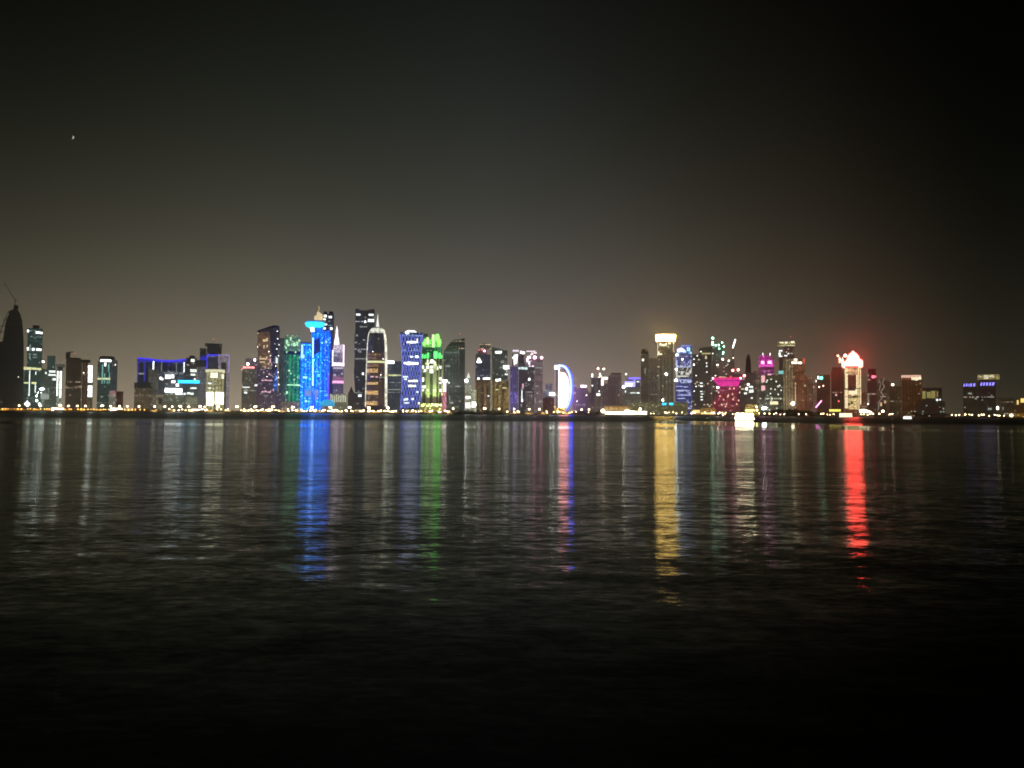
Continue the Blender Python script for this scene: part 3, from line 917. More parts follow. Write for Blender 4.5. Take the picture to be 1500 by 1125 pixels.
b = T('bullet_tower', 'bullet shaped tower with white needle and amber lit storeys', 'tower', 552.5, 2070)
prof = [(15.8, None), (15.7, 575), (15.3, 545), (14.8, 520), (14.1, 502), (12.8, 490), (11, 483), (8, 479), (4, 477.4), (0, 477)]
bg_ = facade('bullet_dark_glass', (46, 44, 50), .01, (1, .9, .8), .4, bay=2.6)
b.lathe('wall', 552.6, prof, bg_, 0, seg=48)
R0 = 15.8 * 2070 / F


def shell(b, name, y0, y1, a0, a1, mat, off=.6, n=14):
    """curved strip on the round wall between two heights, a0..a1 degrees from left (-90) to right (90)"""
    ys = [p[1] if p[1] else 600 for p in prof]
    hs = [p[0] for p in prof]

    def hw(y):
        for (h0, q0), (h1, q1) in zip(zip(hs, ys), zip(hs[1:], ys[1:])):
            if q1 <= y <= q0:
                return h0 + (h1 - h0) * (q0 - y) / max(q0 - q1, 1e-6)
        return hs[0]
    bm = bmesh.new()
    m = max(5, int((y1 - y0) / 3) + 1)
    rows = []
    cx = b.wx(552.6, 477)[0]
    for o_ in (off, 0.12):
        for j in range(m):
            y = y1 + (y0 - y1) * j / (m - 1)
            r = hw(y) * b.D / F + o_
            z = b.wx(552.6, y)[1]
            rows.append([bm.verts.new((cx + r * math.sin(R(a0 + (a1 - a0) * i / n)), R0 - r * math.cos(R(a0 + (a1 - a0) * i / n)), z)) for i in range(n + 1)])
    for k in (0, m):
        for A, B in zip(rows[k:k + m], rows[k + 1:k + m]):
            for i in range(n):
                bm.faces.new((A[i], A[i + 1], B[i + 1], B[i]))
    for i in (0, n):
        for j in range(m - 1):
            bm.faces.new((rows[j][i], rows[j + 1][i], rows[m + j + 1][i], rows[m + j][i]))
    for j in (0, m - 1):
        for i in range(n):
            bm.faces.new((rows[j][i], rows[j][i + 1], rows[m + j][i + 1], rows[m + j][i]))
    return link(name, bm, mat, b.o, True)


pale = facade('pale_glow_cladding', (186, 184, 164), 0, band=.1, mull=.05, gs=2.1, frow=0)  # cladding glows by itself in place of floodlight
shell(b, 'edge_cladding', 480, 575, 52, 84, pale, .9)
shell(b, 'edge_cladding', 576, 596, 52, 84, pale, .9)
shell(b, 'edge_cladding', 484, 596, -88, -72, pale, .9)
shell(b, 'crown_cladding', 477.6, 487, -70, 50, facade('crown_cladding', (150, 150, 138), 0, band=.1, gs=2.6, frow=0), .9)  # crown brightness is emitted by the cladding too
amb = facade('amber_lit_glass', (190, 150, 96), .25, (1, .85, .55), .5, bay=2.4, gs=1.5)
ambd = facade('dim_amber_glass', (128, 98, 66), .1, (1, .8, .5), .4, bay=2.4, gs=1.3)
shell(b, 'brown_storeys', 515.5, 596, -71, 51, facade('brown_violet_glass', (72, 54, 50), .03, (1, .8, .6), .4, bay=2.6), .5)
for y0, y1, a0, a1, mt in ((517.6, 521, -66, 20, ambd), (523, 526, -66, -5, ambd), (528.4, 531.4, -66, 48, wY), (533, 537, -66, 10, ambd), (539.6, 545.4, -66, 8, amb),
                           (560, 563.4, -68, 8, amb), (572, 578, -68, 9, amb), (588, 593.4, -68, 7, amb), (546, 549, -66, -40, ambd)):
    shell(b, 'lit_storey', y0, y1, a0, a1, mt, .95)
shell(b, 'lit_storey', 551, 552.6, -35, -14, wP, .95); shell(b, 'lit_storey', 551.2, 553, -6, 5, wP, .95); shell(b, 'lit_storey', 551.6, 553, 12, 46, wD, .95)
b.lathe('needle', 553.4, [(2.3, 477.2), (1.5, 471), (.8, 465), (.2, 458)], emit('white_needle', (1, 1, .97), 1.1, .1, .2), 0, cyo=R0, seg=12)
b.bar('roof_crane', [(547, 479), (551, 476)], .4, steel, -20)
for x, y in ((546, 515), (561, 525.6), (558, 549)):
    b.ball('facade_lamp', x, y, .5, lS, 1)

b = T('glass_tower', 'slate tower with thin light lines, between bullet tower and blue lattice tower', 'tower', 577, 2150)
b.box('wall', 567, 529, 588, None, slate, 34)
b.box('sign', 567.4, 528.4, 577.2, 532.4, eSignW, 1, 1.1)
b.wins([(568.6, 548.8, 574, 550.4), (574.4, 548.6, 582, 550.8), (582.4, 549, 588, 550.2)], wY, 'lit_storey')
b.wins([(568.6, 570, 587, 571.4)], wD, 'lit_storey')

b = T('lattice_tower', 'blue tower with pinched waist, diamond lattice and white domed roof', 'tower', 602, 2066)
out = [(586, 489), (587.6, 505), (589, 525), (589.4, 545), (588.6, 565), (587.2, 585), (586.4, 600)]
outr = [(619.4, 489), (617.6, 505), (616.2, 525), (615.8, 545), (616.2, 565), (617, 585), (617.6, 600)]
b.poly('wall', out + outr[::-1], facade('lattice_blue_glass', (16, 22, 66), .05, (.6, .8, 1), .6, bay=2.6), 36)


def edge(pts, y):
    for (xa, ya), (xb, yb) in zip(pts, pts[1:]):
        if ya <= y <= yb:
            return xa + (xb - xa) * (y - ya) / (yb - ya)
    return pts[-1][0]


led = emit('blue_lattice_led', (.20, .26, 1.0), 2.2, .4, .4)
bm = bmesh.new()
NX, NY = 7, 15
for j in range(NY):
    ya = 489.5 + j * 7.2
    yb = ya + 7.2
    for i in range(NX):
        for s_ in (0, 1):
            u0 = (i + (0.5 if (j + s_) % 2 else 0)) / NX
            u1 = (i + (0.5 if (j + s_) % 2 == 0 else 0)) / NX
            if s_:
                u0 = (i + (1 if j % 2 == 0 else .5)) / NX
                u1 = (i + (.5 if j % 2 == 0 else 1)) / NX
            if max(u0, u1) > 1:
                continue
            xa = edge(out, ya) + (edge(outr, ya) - edge(out, ya)) * u0
            xb = edge(out, yb) + (edge(outr, yb) - edge(out, yb)) * u1
            p, q = b.wx(xa, ya, .7), b.wx(xb, yb, .7)
            bm_bar(bm, (p[0], -.7, p[1]), (q[0], -.7, q[1]), .36, 4)
link('diamond_lattice', bm, led, b.o)
for pts in (out, outr):
    b.bar('edge_light', pts, .7, emit('blue_lattice_edge', (.18, .22, 1.0), 1.0, .4, .3), .6)
b.box('roof_band', 586.5, 486.6, 619.2, 488.8, facade('dark_blue_band', (34, 44, 80), .1, (.7, .8, 1), .5), 34, -.6)
b.lathe('roof_dome', 602, [(8.6, 486.8), (8, 484.8), (5, 483.4), (0, 482.9)], emit('white_dome', (.95, 1, 1), 2.4, .1, .2), -6)
b.wins([(594, 486.6, 599, 489.4)], wB, dy=1.4)
b.wins([(596, 500, 600.6, 502.4), (601, 499.6, 606, 502.8), (606.4, 499.8, 610, 502.4), (610.6, 496, 612, 502), (591.4, 530.6, 596, 533.4), (596.4, 530, 602, 534.6), (602.4, 530.4, 606.4, 534.2), (607, 530.8, 612.8, 534), (608, 521, 613, 524), (600.6, 521.6, 605, 523.4)], wB, dy=1.4)
b.wins([(598, 557, 604, 559.6), (604.4, 556.4, 612, 559.4), (598, 563.6, 603, 566.8), (603.4, 564, 609.6, 566.6)], emit('pale_yellow_window', (1, 1, .75), 1.6, .3, .4), dy=1.4)
b.wins([(590, 551, 597.6, 553), (592, 554.4, 596, 556.6), (591.4, 584, 594, 587), (594.4, 583.4, 597.6, 586.4), (592, 589.4, 599, 591), (610, 573, 613, 575.4), (603, 583, 606, 586)], wW, dy=1.4)

# ---- green columned tower
b = T('green_tower', 'floodlit columned tower with dazzling green crown, right of the blue lattice tower', 'tower', 633, 2068)
gcw = facade('dark_olive_glass', (40, 44, 32), .05, (1, 1, .8), .9, bay=3)
b.box('wall', 618, 525, 647.5, None, gcw, 34)
pcol = plain('pale_stone_column', (0.5, 0.5, 0.42), 0.8, var=.1)
for x0, x1 in ((617, 618.6), (623.4, 629.6), (634, 639.4), (642, 643.6), (646.6, 648.2)):
    b.box('column', x0, 525.4, x1, 594, pcol, 2.4, 2.5)
b.box('drum', 618.6, 509, 647, 524.6, facade('dark_green_glass', (14, 62, 34), .1, (.3, 1, .5), .6), 32, -.5)
glow_g = emit('green_column_light', (.10, 1.0, .16), 2.8, .3, .3)
for x0, x1, y0 in ((618.4, 620, 519), (621.6, 624, 520), (625.6, 628, 517), (635.6, 640.6, 515), (642.4, 645.6, 517), (646.4, 647.6, 520)):
    b.box('drum_light', x0, y0, x1, 524.8, glow_g, 1, 1.1)
for x in (637, 641, 644.6):
    b.box('drum_column', x, 508, x + 1.2, 516, emit('dim_green_column', (.1, .8, .3), .5, .3, .3, False), .8, .7)
cg = emit('pale_green_crown', (.12, 1.0, .06), 5.0, .3, .25)
for x0, x1, y0, y1 in ((619.6, 623.4, 500, 506), (624, 628.6, 493.4, 504), (629, 631, 497, 503), (632.4, 637, 489.4, 508.6), (637.8, 643.4, 488.8, 499), (641, 646, 496, 506), (621, 625.6, 508.6, 512)):
    b.lathe('crown_lantern', (x0 + x1) / 2, [((x1 - x0) / 2 * .8, y1), ((x1 - x0) / 2, (y0 + y1) / 2), ((x1 - x0) / 2 * .8, y0 + 1), (0, y0)], cg if int(x0) % 2 else emit('pale_lime_lantern', (.62, 1.0, .42), 1.5, .3, .25), 1.5, cyo=6, seg=12)
b.box('crown_wall', 621, 496, 645, 508.8, facade('green_glow_crown', (96, 170, 74), .3, (.6, 1, .4), .9, gs=2.2), 26, -3)  # green floodlight on the crown, put in as the wall's own glow
b.bar('flagpole', [(635.6, 489), (635.6, 485)], .35, steel, -6)
b.box('rear_slab', 620, 489, 627, 495.8, facade('dim_dark_green_wall', (48, 72, 44), 0), 10, -24)
ww = emit('warm_white_window', (1, 1, .85), 2.2, .3, .4)
b.wins([(630.4, 526.6, 634.6, 532), (625.6, 527, 627.4, 530), (635.4, 528.6, 636.8, 532), (618.6, 535.6, 621, 540), (625, 536.6, 627.8, 540), (630, 536, 634, 538.8), (629.8, 540.4, 634.2, 546.4), (640.4, 537, 641.6, 542), (644, 536, 646.4, 539.6),
        (621, 541, 624, 544.6), (618.6, 553, 621, 559), (644, 553, 646.6, 556), (644.2, 559.6, 646.2, 562), (618.4, 565, 623.6, 568.6), (618.6, 570.4, 621, 573), (644, 570, 646.4, 573.6), (635.4, 570.6, 637, 572.6), (626, 570.4, 627.8, 572.4)], ww, dy=3)
for x, k in ((620.5, 1), (626.5, 1.4), (632, 1), (637, 1.3), (642, 1), (646.5, 1)):
    b.spot(x, 597, 14, x, 570, 2.5, (.66, 1.0, .26), 150 * k, 80)
b.spot(626, 526, 8, 626, 560, 2, (.8, 1, .6), 60, 70); b.spot(638, 526, 8, 638, 560, 2, (.8, 1, .6), 60, 70)
b.box('porch', 614, 591, 650, None, facade('lit_porch_wall', (150, 140, 60), .3, (1, .95, .5), .8), 8, 10)
for x, y, r in ((613.6, 590.6, 1.5), (618, 594, 1.2), (626, 594.6, 1.3), (633, 592, 1.2), (640, 595, 1.4), (645, 593, 1.3), (644, 599, 1.2), (630, 598, 1)):
    b.ball('porch_lamp', x, y, r * .8, emit('yellow_porch_lamp', (.8, 1, .35), 4), 11)

b = T('pylon_sign', 'slim white pylon sign with red patterned lower half, right of green crowned tower', 'sign', 651.5, 2046)
b.box('panel', 649.4, 561, 653.4, 574, emit('white_pink_panel', (1, .85, .92), 2.0, .2, .3), 3)
b.ball('top_lamp', 650, 558, 1.9, lW, 0, .8); b.ball('top_lamp', 653.6, 558, 1.7, lW, 0, .8)
b.box('red_panel', 647.6, 574.3, 654.4, 582, facade('red_pattern_panel', (170, 30, 60), .4, (1, .8, .85), 1.4, bay=2, flo=2), 3)
b.box('pink_panel', 647.8, 582.3, 653.8, None, facade('pink_pattern_panel', (190, 90, 120), .4, (1, .75, .8), 1.0, bay=2, flo=2), 3)
b = T('slanted_tower', 'grey teal glass tower with a slanted dark top, right of the white pylon sign', 'tower', 666, 2130)
b.poly('wall', [(650, 602), (650, 515), (655, 507.5), (672, 507.5), (672, 602)], tealm, 36)
b.box('side_wall', 672.3, 507.5, 681, None, facade('dark_side_glass', (42, 46, 44), .01), 32, -2)
b.poly('slanted_roof', [(655, 507.2), (664, 497.4), (681, 497), (681, 507.2)], dark, 32, -1)
b.box('roof_screen', 676, 495.6, 681, 496.8, roofm, 14, -8)
b.wins([(653.4, 535, 659.4, 537.4), (667, 565, 674, 567), (649.6, 527, 651.4, 529), (652.6, 541, 654, 543), (658, 580, 659.4, 587), (658.4, 588.6, 664, 591.4), (656.6, 559.6, 659, 562), (664, 560.6, 665.4, 562)], wD)
b.wins([(656.4, 559.4, 658.8, 562)], wW)

b = T('pinnacle_building', 'small white floodlit building with a pointed pinnacle, below the slanted tower', 'building', 689, 2058)
wst = facade('white_lit_stone', (142, 146, 122), .2, (1, 1, .9), .5)  # white floodlight put into the stone as glow
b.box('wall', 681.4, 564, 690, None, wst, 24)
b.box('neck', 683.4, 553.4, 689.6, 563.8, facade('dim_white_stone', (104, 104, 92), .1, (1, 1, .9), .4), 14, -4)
b.lathe('pinnacle', 686.2, [(2.6, 553.2), (1.8, 551), (.9, 548.6), (.5, 546.6), (0, 545)], emit('white_pinnacle', (1, 1, .92), 1.0, .15, .2), -4, seg=12)
b.ball('round_lamp', 683, 557.8, 1.9, lC, 1)
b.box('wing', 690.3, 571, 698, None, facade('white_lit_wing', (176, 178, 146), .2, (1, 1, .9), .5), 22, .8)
b.box('cornice', 680.6, 578, 690.2, 579.2, whitep, 1.2, 1.4)
b.wins([(681.8, 580, 689.6, 584), (681.6, 590, 689, 598), (690.8, 588, 697, 597)], emit('white_lit_porch', (1, 1, .88), 1.6, .35, .3), 'lit_front', 1.5)
b.ball('wing_lamp', 696, 592.6, 1.0, lC, 2)

b = T('office_tower', 'dark tower with yellow sign near top and red rooftop lamps', 'tower', 708, 2126)
b.box('wall', 696.4, 519, 718.2, 556, navy, 34)
b.box('lower_wall', 696.2, 556.3, 718.2, None, warmd, 34, .4)
b.box('roof_box', 700, 512, 713, 518.8, facade('red_dim_roof', (78, 50, 46), 0), 20, -4)
b.box('roof_mast_screen', 703, 503, 719, 511.6, facade('faint_grey_screen', (78, 68, 62), 0), 10, -14)
b.wins([(700, 526, 703.4, 528.6), (698.6, 528.8, 705, 531.2)], eSignW, 'sign', .8)
b.wins([(700.2, 524, 703, 525.8)], eYel, 'sign', .8)
b.ball('roof_lamp', 709.6, 514, 1.3, lP, 0); b.ball('roof_lamp', 702, 513, .9, lRd, 0); b.ball('roof_lamp', 706, 512.6, .8, lRd, 0)
b.wins([(699.4, 553, 702.4, 556), (707.4, 553.4, 711, 555.8), (711.4, 552.8, 714, 556), (714.4, 553.2, 718, 555.8), (714, 580.4, 717.6, 577.6)[:2] + (717, 579.6)], wB, dy=.9)
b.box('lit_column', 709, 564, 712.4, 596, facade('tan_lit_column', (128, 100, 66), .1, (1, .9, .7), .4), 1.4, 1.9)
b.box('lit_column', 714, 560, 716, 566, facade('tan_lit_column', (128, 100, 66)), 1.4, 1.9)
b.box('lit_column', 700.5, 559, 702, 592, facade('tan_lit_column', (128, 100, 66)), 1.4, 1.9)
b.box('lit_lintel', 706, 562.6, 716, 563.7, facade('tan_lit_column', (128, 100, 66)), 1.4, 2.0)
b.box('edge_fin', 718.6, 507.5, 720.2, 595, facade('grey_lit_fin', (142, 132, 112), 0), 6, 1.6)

b = T('office_tower', 'dark tower with slanted roof and gold lit lower half, left of the violet tower', 'tower', 732, 2128)
b.poly('wall', [(720.8, 557), (720.8, 508), (734, 511.4), (736, 512.8), (743.4, 513.4), (743.4, 557)], facade('dark_green_glass_wall', (52, 58, 52), .05, (.9, 1, .9), .5), 34)
b.box('lower_wall', 720.8, 557.3, 745.5, None, warm, 34, .6)
b.wins([(725.4, 514.6, 729, 517.6), (729.4, 514.2, 735, 517.4)], wB)
b.wins([(740, 521, 742, 524), (736, 528, 738, 532), (735.4, 535, 737.6, 540), (731.6, 537.4, 735, 539), (733, 529, 735.6, 530.4), (735, 548.6, 736.8, 551.4), (721.6, 545.4, 724, 547)], wD)
b.wins([(726, 555.4, 730, 558.6), (730.4, 554.6, 733.6, 558)], wB, dy=1.2)
b.wins([(736, 567.4, 742, 569), (726, 570, 731, 571.4)], wY, 'lit_storey', 1.2)
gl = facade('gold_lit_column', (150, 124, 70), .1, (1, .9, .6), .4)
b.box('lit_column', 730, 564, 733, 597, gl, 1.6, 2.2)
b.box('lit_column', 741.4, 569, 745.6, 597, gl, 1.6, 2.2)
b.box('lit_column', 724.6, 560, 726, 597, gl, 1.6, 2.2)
b.box('sign_board', 738, 535.4, 745.4, 540.2, eSignW, 1, 3.0)
b.bar('sign_post', [(742, 540.4), (742, 546)], .5, wW, 3)
b.wins([(739.4, 547.4, 744, 549.2)], wW, dy=1.2)
b.spot(736, 598, 16, 735, 570, 0, (1, .82, .4), 26, 70)

b = T('violet_tower', 'narrow violet lit tower carrying a tall white panel under a bracket', 'tower', 752.5, 2066)
b.box('wall', 747, 537, 759, None, purpw, 28)
b.box('lit_base', 747.2, 574, 758.6, 592, facade('violet_lit_base', (112, 98, 180), .1, (.8, .7, 1), .8, strip=4), .8, .85)
b.poly('white_panel', [(752.6, 520), (758.6, 519), (757.4, 532), (755, 533), (753, 535), (752.4, 530)], emit('white_lilac_panel', (.95, .9, 1), 2.2, .2, .3), 2, 0)
b.box('panel_frame', 750.4, 519, 752.2, 536.8, steel, 4, -1)
b.box('top_bracket', 751, 512.4, 760, 515, emit('lilac_bracket', (.9, .8, .95), 1.1, .4, .4), 3, 0)
b.bar('bracket_mast', [(759.4, 515), (759.4, 536.8)], .5, steel, -1)
b.wins([(750.4, 522.6, 752, 525.4)], wB, dy=1.4)

b = T('office_tower', 'dark tower with a round dark top and one pale lit storey, right of violet tower', 'tower', 771, 2126)
b.box('wall', 759.6, 537, 783, None, facade('dark_violet_glass', (44, 42, 50), .06, (.9, .95, 1), .6), 34)
b.lathe('round_top', 764, [(4.6, 531), (4.8, 525), (4, 520.4), (2, 518), (0, 517.4)], facade('maroon_dark_dome', (48, 36, 44), 0), -2)
b.box('top_storey', 759.8, 531.4, 770, 536.8, navy, 26, -2)
b.wins([(762, 514, 764.4, 518), (764.8, 515, 768.6, 518.4)], eSignP, 'sign', -4)
b.bar('sign_mast', [(763, 517.6), (763, 519.6)], .4, steel, -5); b.bar('sign_mast', [(766.6, 518), (767, 531)], .4, steel, -5)
b.wins([(758.6, 538, 763, 540.8), (763.4, 537.6, 768, 541), (768.4, 538, 772.6, 541.4)], emit('pale_teal_window', (.8, 1, .98), 1.0, .3, .3, False), 'lit_storey', .9)
b.bar('roof_aerial', [(762.4, 513.8), (762.4, 506)], .25, steel, -8)
b.wins([(763.8, 571, 765.2, 586)], wW, 'light_strip'); b.wins([(763.6, 585, 766, 588.6)], wB)
b.wins([(773.8, 554, 776.8, 557.4)], wB); b.wins([(765, 562, 767, 569)], wP, 'light_strip')
b.wins([(770, 573.6, 780, 575), (775, 588.4, 781, 590)], wD, 'lit_storey')
b.box('podium', 769, 577, 782, None, facade('mauve_grey_podium', (92, 82, 82), .06, (1, .9, .9), .3, strip=6), 6, 6.4)

b = T('pink_lamp_tower', 'grey tower topped by pink lamps and a bent white bracket', 'tower', 786, 2140)
b.box('wall', 783.5, 530, 795, None, facade('grey_violet_wall', (92, 84, 88), .04, (1, .9, 1), .4), 34)
b.box('roof_storey', 771.6, 524, 790, 536.8, facade('pink_grey_wall', (98, 74, 84), .2, (1, .8, .95), .6), 22, -22)
b.box('side_wall', 783.8, 528, 795, 529.7, roofm, 30, -1)
b.wins([(771, 513.8, 784.6, 515.4), (778, 516.6, 781.6, 519), (782, 515.8, 786.4, 517.8), (776.6, 518.4, 780, 520.4)], emit('mauve_bracket_light', (1, .8, .92), 1.3, .4, .4), 'roof_bracket', 0)
b.bar('bracket_mast', [(783, 515), (783, 526)], .4, steel, -1)
b.wins([(772.4, 521.6, 777.6, 525), (771.4, 524.8, 773.6, 530)], eSignP, 'sign', 0)
b.wins([(774, 529, 776.4, 534), (775, 535.6, 777, 539), (772, 537, 774.4, 544.6), (779, 535.6, 782, 537.4)], emit('pink_white_window', (1, .9, 1), 2.2, .4, .4), dy=0)
b.ball('roof_lamp', 783.4, 523.6, 2.3, lP, 1); b.ball('roof_lamp', 793.4, 524, 1.8, lP, 1)
b.bar('lamp_mast', [(793.4, 525), (793.4, 528)], .4, steel, 1); b.bar('lamp_mast', [(784, 525), (784, 528)], .4, steel, 1)
b.bar('roof_aerial', [(789, 528), (789, 507)], .25, steel, -10)
b.wins([(784, 537.6, 794, 539.4), (784, 565, 789, 566.4), (783.4, 583, 784.8, 590), (788, 587.6, 797, 589)], wD, 'lit_storey')

b = T('low_block', 'low blue grey blocks with a twin floodlight, left of the glowing half moon tower', 'building', 803, 2064)
b.box('wall', 795.4, 572, 812, None, facade('blue_grey_wall', (92, 92, 112), .06, (.9, .95, 1), .5), 26)
b.box('upper_wall', 799, 562, 809, 571.8, facade('dim_blue_grey_wall', (84, 84, 108), .03), 18, -5)
b.ball('floodlight_lamp', 806.6, 577.4, 1.7, lC, 2); b.ball('floodlight_lamp', 810.6, 577.4, 1.7, lC, 2)
b.ball('wall_lamp', 805, 590.4, .9, lS, 2); b.ball('wall_lamp', 810, 589, .9, lS, 2)
b.wins([(796, 571.4, 802, 572.6), (803, 563.4, 805, 565)], wD)

b = T('half_moon_tower', 'glowing half moon shaped tower with blue white curved rim', 'tower', 825, 2056)
import math as _m
arc_o, arc_i, arc_m = [], [], []
for i in range(29):
    k = _m.radians(-90 + i * 5.8)
    c_ = max(0, _m.cos(k)) ** .72
    s_ = _m.sin(k)
    yo = 567.0 + 33.2 * s_ if s_ < 0 else 567 + 36 * s_
    arc_o.append((818.4 + 19.2 * c_, yo))
    arc_m.append((818.4 + 16.6 * c_, 567.5 + (31 if s_ < 0 else 35) * s_))
    arc_i.append((818.4 + 15.4 * c_, 567.5 + (24 if s_ < 0 else 34) * s_))
n = min(len(arc_o), len(arc_i)); 
b.poly('rim', arc_o + arc_m[::-1], emit('blue_white_rim', (.20, .30, 1.0), 5, .15, .1), 10, 2)
b.poly('rim_edge', [(x + .2, y) for x, y in arc_o[3:]] + [(x + 2.2 * min(1, i_ / 10), y) for i_, (x, y) in list(enumerate(arc_o))[3:]][::-1], emit('deep_blue_rim_edge', (.01, .02, 1.0), 15, .2, .1), 7, 0)
b.poly('lit_face', [(819.9, 545)] + [(x, y) for x, y in arc_i if y > 545] + [(819.9, 602)], emit('cream_glowing_face', (1, .34, .30), 8, .12, .12), 14, 0)
b.poly('upper_face', [(820.4, 537)] + [(x - .3, y) for x, y in arc_m if 537 < y < 597] + [(x + .3, y) for x, y in arc_i if 545.5 < y < 597][::-1] + [(820.4, 545)], facade('grey_lit_screen', (150, 146, 150), 0), 6, 1)
teeth = [(x + .6, y) for x, y in arc_i[6:26:2]]
for x, y in teeth:
    b.box('balcony', x - .8, y - .5, x + 1.2, y + .7, roofm, 1.5, 2.6)
b.box('flat_edge', 817.8, 536, 819.8, 597, emit('white_flat_edge', (1, .95, .95), 2.0, .15, .1), 14, 1.4)
b.box('rear_mast', 812.6, 541.4, 813.6, 598, emit('lilac_mast', (.8, .7, .95), .45, .3, .1, False), 3, 0)
b.box('shadow_gap', 814, 542, 817.4, None, facade('dim_mauve_wall', (84, 70, 66), .02), 20, -1)
b.box('top_block', 812.2, 534.8, 820, 541, emit('white_lilac_top', (1, .9, 1), 2.6, .2, .2), 10, 3)
for x, y, r in ((822, 597, 2.0), (817, 599, 1.4), (826, 599, 1.4), (812.6, 596, 1)):
    b.ball('base_lamp', x, y, r * .55, emit('golden_base_lamp', (1, .72, .2), 5), 8)
b.box('podium', 809, 597.4, 829, None, facade('golden_podium', (190, 140, 50), .3, (1, .8, .3), .8), 5, 7)

# ---- 842-960
b = T('office_block', 'purple grey block with white rooftop sign, just right of the half moon tower', 'building', 850, 2090)
b.box('wall', 844, 568.4, 860.5, None, purp, 30)
b.box('left_wing', 838.5, 566, 843.7, None, facade('dim_purple_wall', (78, 62, 78), .03), 24, -2)
b.wins([(850.6, 564, 855, 567.6), (855.3, 564.4, 859.4, 567.4)], eSignP, 'sign', -2)
b.bar('roof_mast', [(847, 568.4), (847, 557)], .5, facade('grey_lit_mast', (130, 116, 112), 0), -4)
b.ball('window_lamp', 845, 588, .6, lS, 1); b.ball('window_lamp', 859, 579.2, .7, lS, 1)
b.wins([(841, 564.6, 844.4, 566)], wD)

b = T('office_tower', 'grey brown tower with twin red roof lamps and a bent white sign', 'tower', 871, 2070)
b.box('wall', 865.6, 553, 880.4, None, greyb, 30)
b.box('right_wing', 880.8, 562, 891, None, facade('violet_brown_wall', (80, 66, 64), .03, (1, .9, .9), .3, strip=6), 28, -1)
b.box('slot', 866, 568, 868.6, 592, dark, .5, .55)
b.bar('lamp_mast', [(876, 540), (876, 552.8)], .35, steel, -3); b.bar('lamp_mast', [(884.4, 541), (884.4, 561.8)], .35, steel, -3)
b.ball('roof_lamp', 876, 539.8, 1.4, emit('salmon_lamp', (1, .5, .38), 12), -3); b.ball('roof_lamp', 884.4, 540.6, 1.4, emit('salmon_lamp', (1, .5, .38), 12), -3)
b.wins([(866.4, 547.4, 868.8, 552.8), (877.6, 546.6, 880, 550), (878.6, 550, 881, 552), (875.8, 551.8, 879, 554.4)], emit('warm_white_sign', (1, .9, .8), 2.6, .3, .4), 'sign', -2)
b.wins([(881.6, 552.4, 890.4, 555.8), (880.8, 556, 884, 564.4)], emit('warm_white_sign', (1, .9, .8), 2.6), 'sign', 1)
b.wins([(874, 576.6, 879, 579.6), (866.8, 564, 868.6, 566), (877, 572, 878.4, 574)], wB)

b = T('office_tower', 'brown tower with flat floating roof slab and dark recesses, left of blue sign block', 'tower', 902, 2130)
b.box('wall', 890, 551, 910, None, purp, 32)
b.box('roof_slab', 895, 546.4, 910, 548.2, roofm, 34, 1)
b.box('roof_storey', 893, 548.5, 909.5, 550.8, facade('mauve_grey_storey', (98, 86, 78), 0), 26, -2)
for x0, x1, y0 in ((891.4, 895, 565), (897, 901, 569), (904, 907, 570), (892.4, 904, 554)):
    b.box('recess', x0, y0, x1, y0 + (26 if y0 > 560 else 8), facade('maroon_recess', (52, 38, 36), 0), .5, .55)
b.box('wing', 909.8, 569, 916, None, greyb, 24, 1)

b = T('office_block', 'grey green block with violet blue sign on its roof, left of dark slim tower', 'building', 926, 2066)
b.box('wall', 914.5, 567, 938.5, None, grey, 30)
b.box('sign_board', 915, 558.6, 930.4, 566.7, emit('lilac_sign_board', (.45, .42, 1.0), 1.6, .4, .3), 1.6, -4)
b.wins([(916.4, 561.6, 920, 565.6), (922, 562, 926, 565.6)], emit('white_letters', (.95, .95, 1), 3.5, .3, .4), 'letters', -3.4)
b.wins([(920.4, 553, 938, 555.6), (928, 555.8, 931, 558.3)], emit('blue_violet_sign', (.2, .15, 1), 1.8, .4, .3), 'sign', -4)
b.box('sign_frame', 919, 553.4, 938, 566.8, facade('dim_violet_screen', (72, 66, 92), 0), 8, -8)
b.ball('roof_lamp', 913.6, 566.6, 1.9, lW, 1); b.ball('roof_lamp', 917, 548, .9, lS, -6)
b.bar('lamp_mast', [(917, 548), (917, 567)], .3, steel, -6.6)
b.wins([(932.6, 558.4, 936.4, 560), (915.4, 572, 917, 575), (932.4, 574.6, 937, 576.6), (923, 575, 931, 576)], wW)

b = T('office_tower', 'dark slim tower with stepped round top and one white lamp', 'tower', 944, 2100)
b.box('wall', 938.8, 518, 950.6, None, facade('dim_brown_grey_wall', (62, 56, 46), .02, (1, .9, .7), .4, strip=5), 30)
b.lathe('round_top', 944.6, [(5.4, 517.8), (5.2, 513), (4, 511), (0, 510.4)], roofm, -3)
b.ball('facade_lamp', 942, 527.2, 1.2, lS, 1)
b.wins([(944.4, 539, 945.6, 548)], wD, 'light_strip')
b = T('office_tower', 'plain grey tower between dark slim tower and the crowned one', 'tower', 957, 2180)
b.box('wall', 950.8, 526, 963.5, None, facade('plain_grey_brown_wall', (66, 60, 54), .015, (1, .9, .7), .3, strip=8), 30)
b.box('parapet', 950.8, 524.8, 963.5, 525.8, roofm, 30.4, .2)

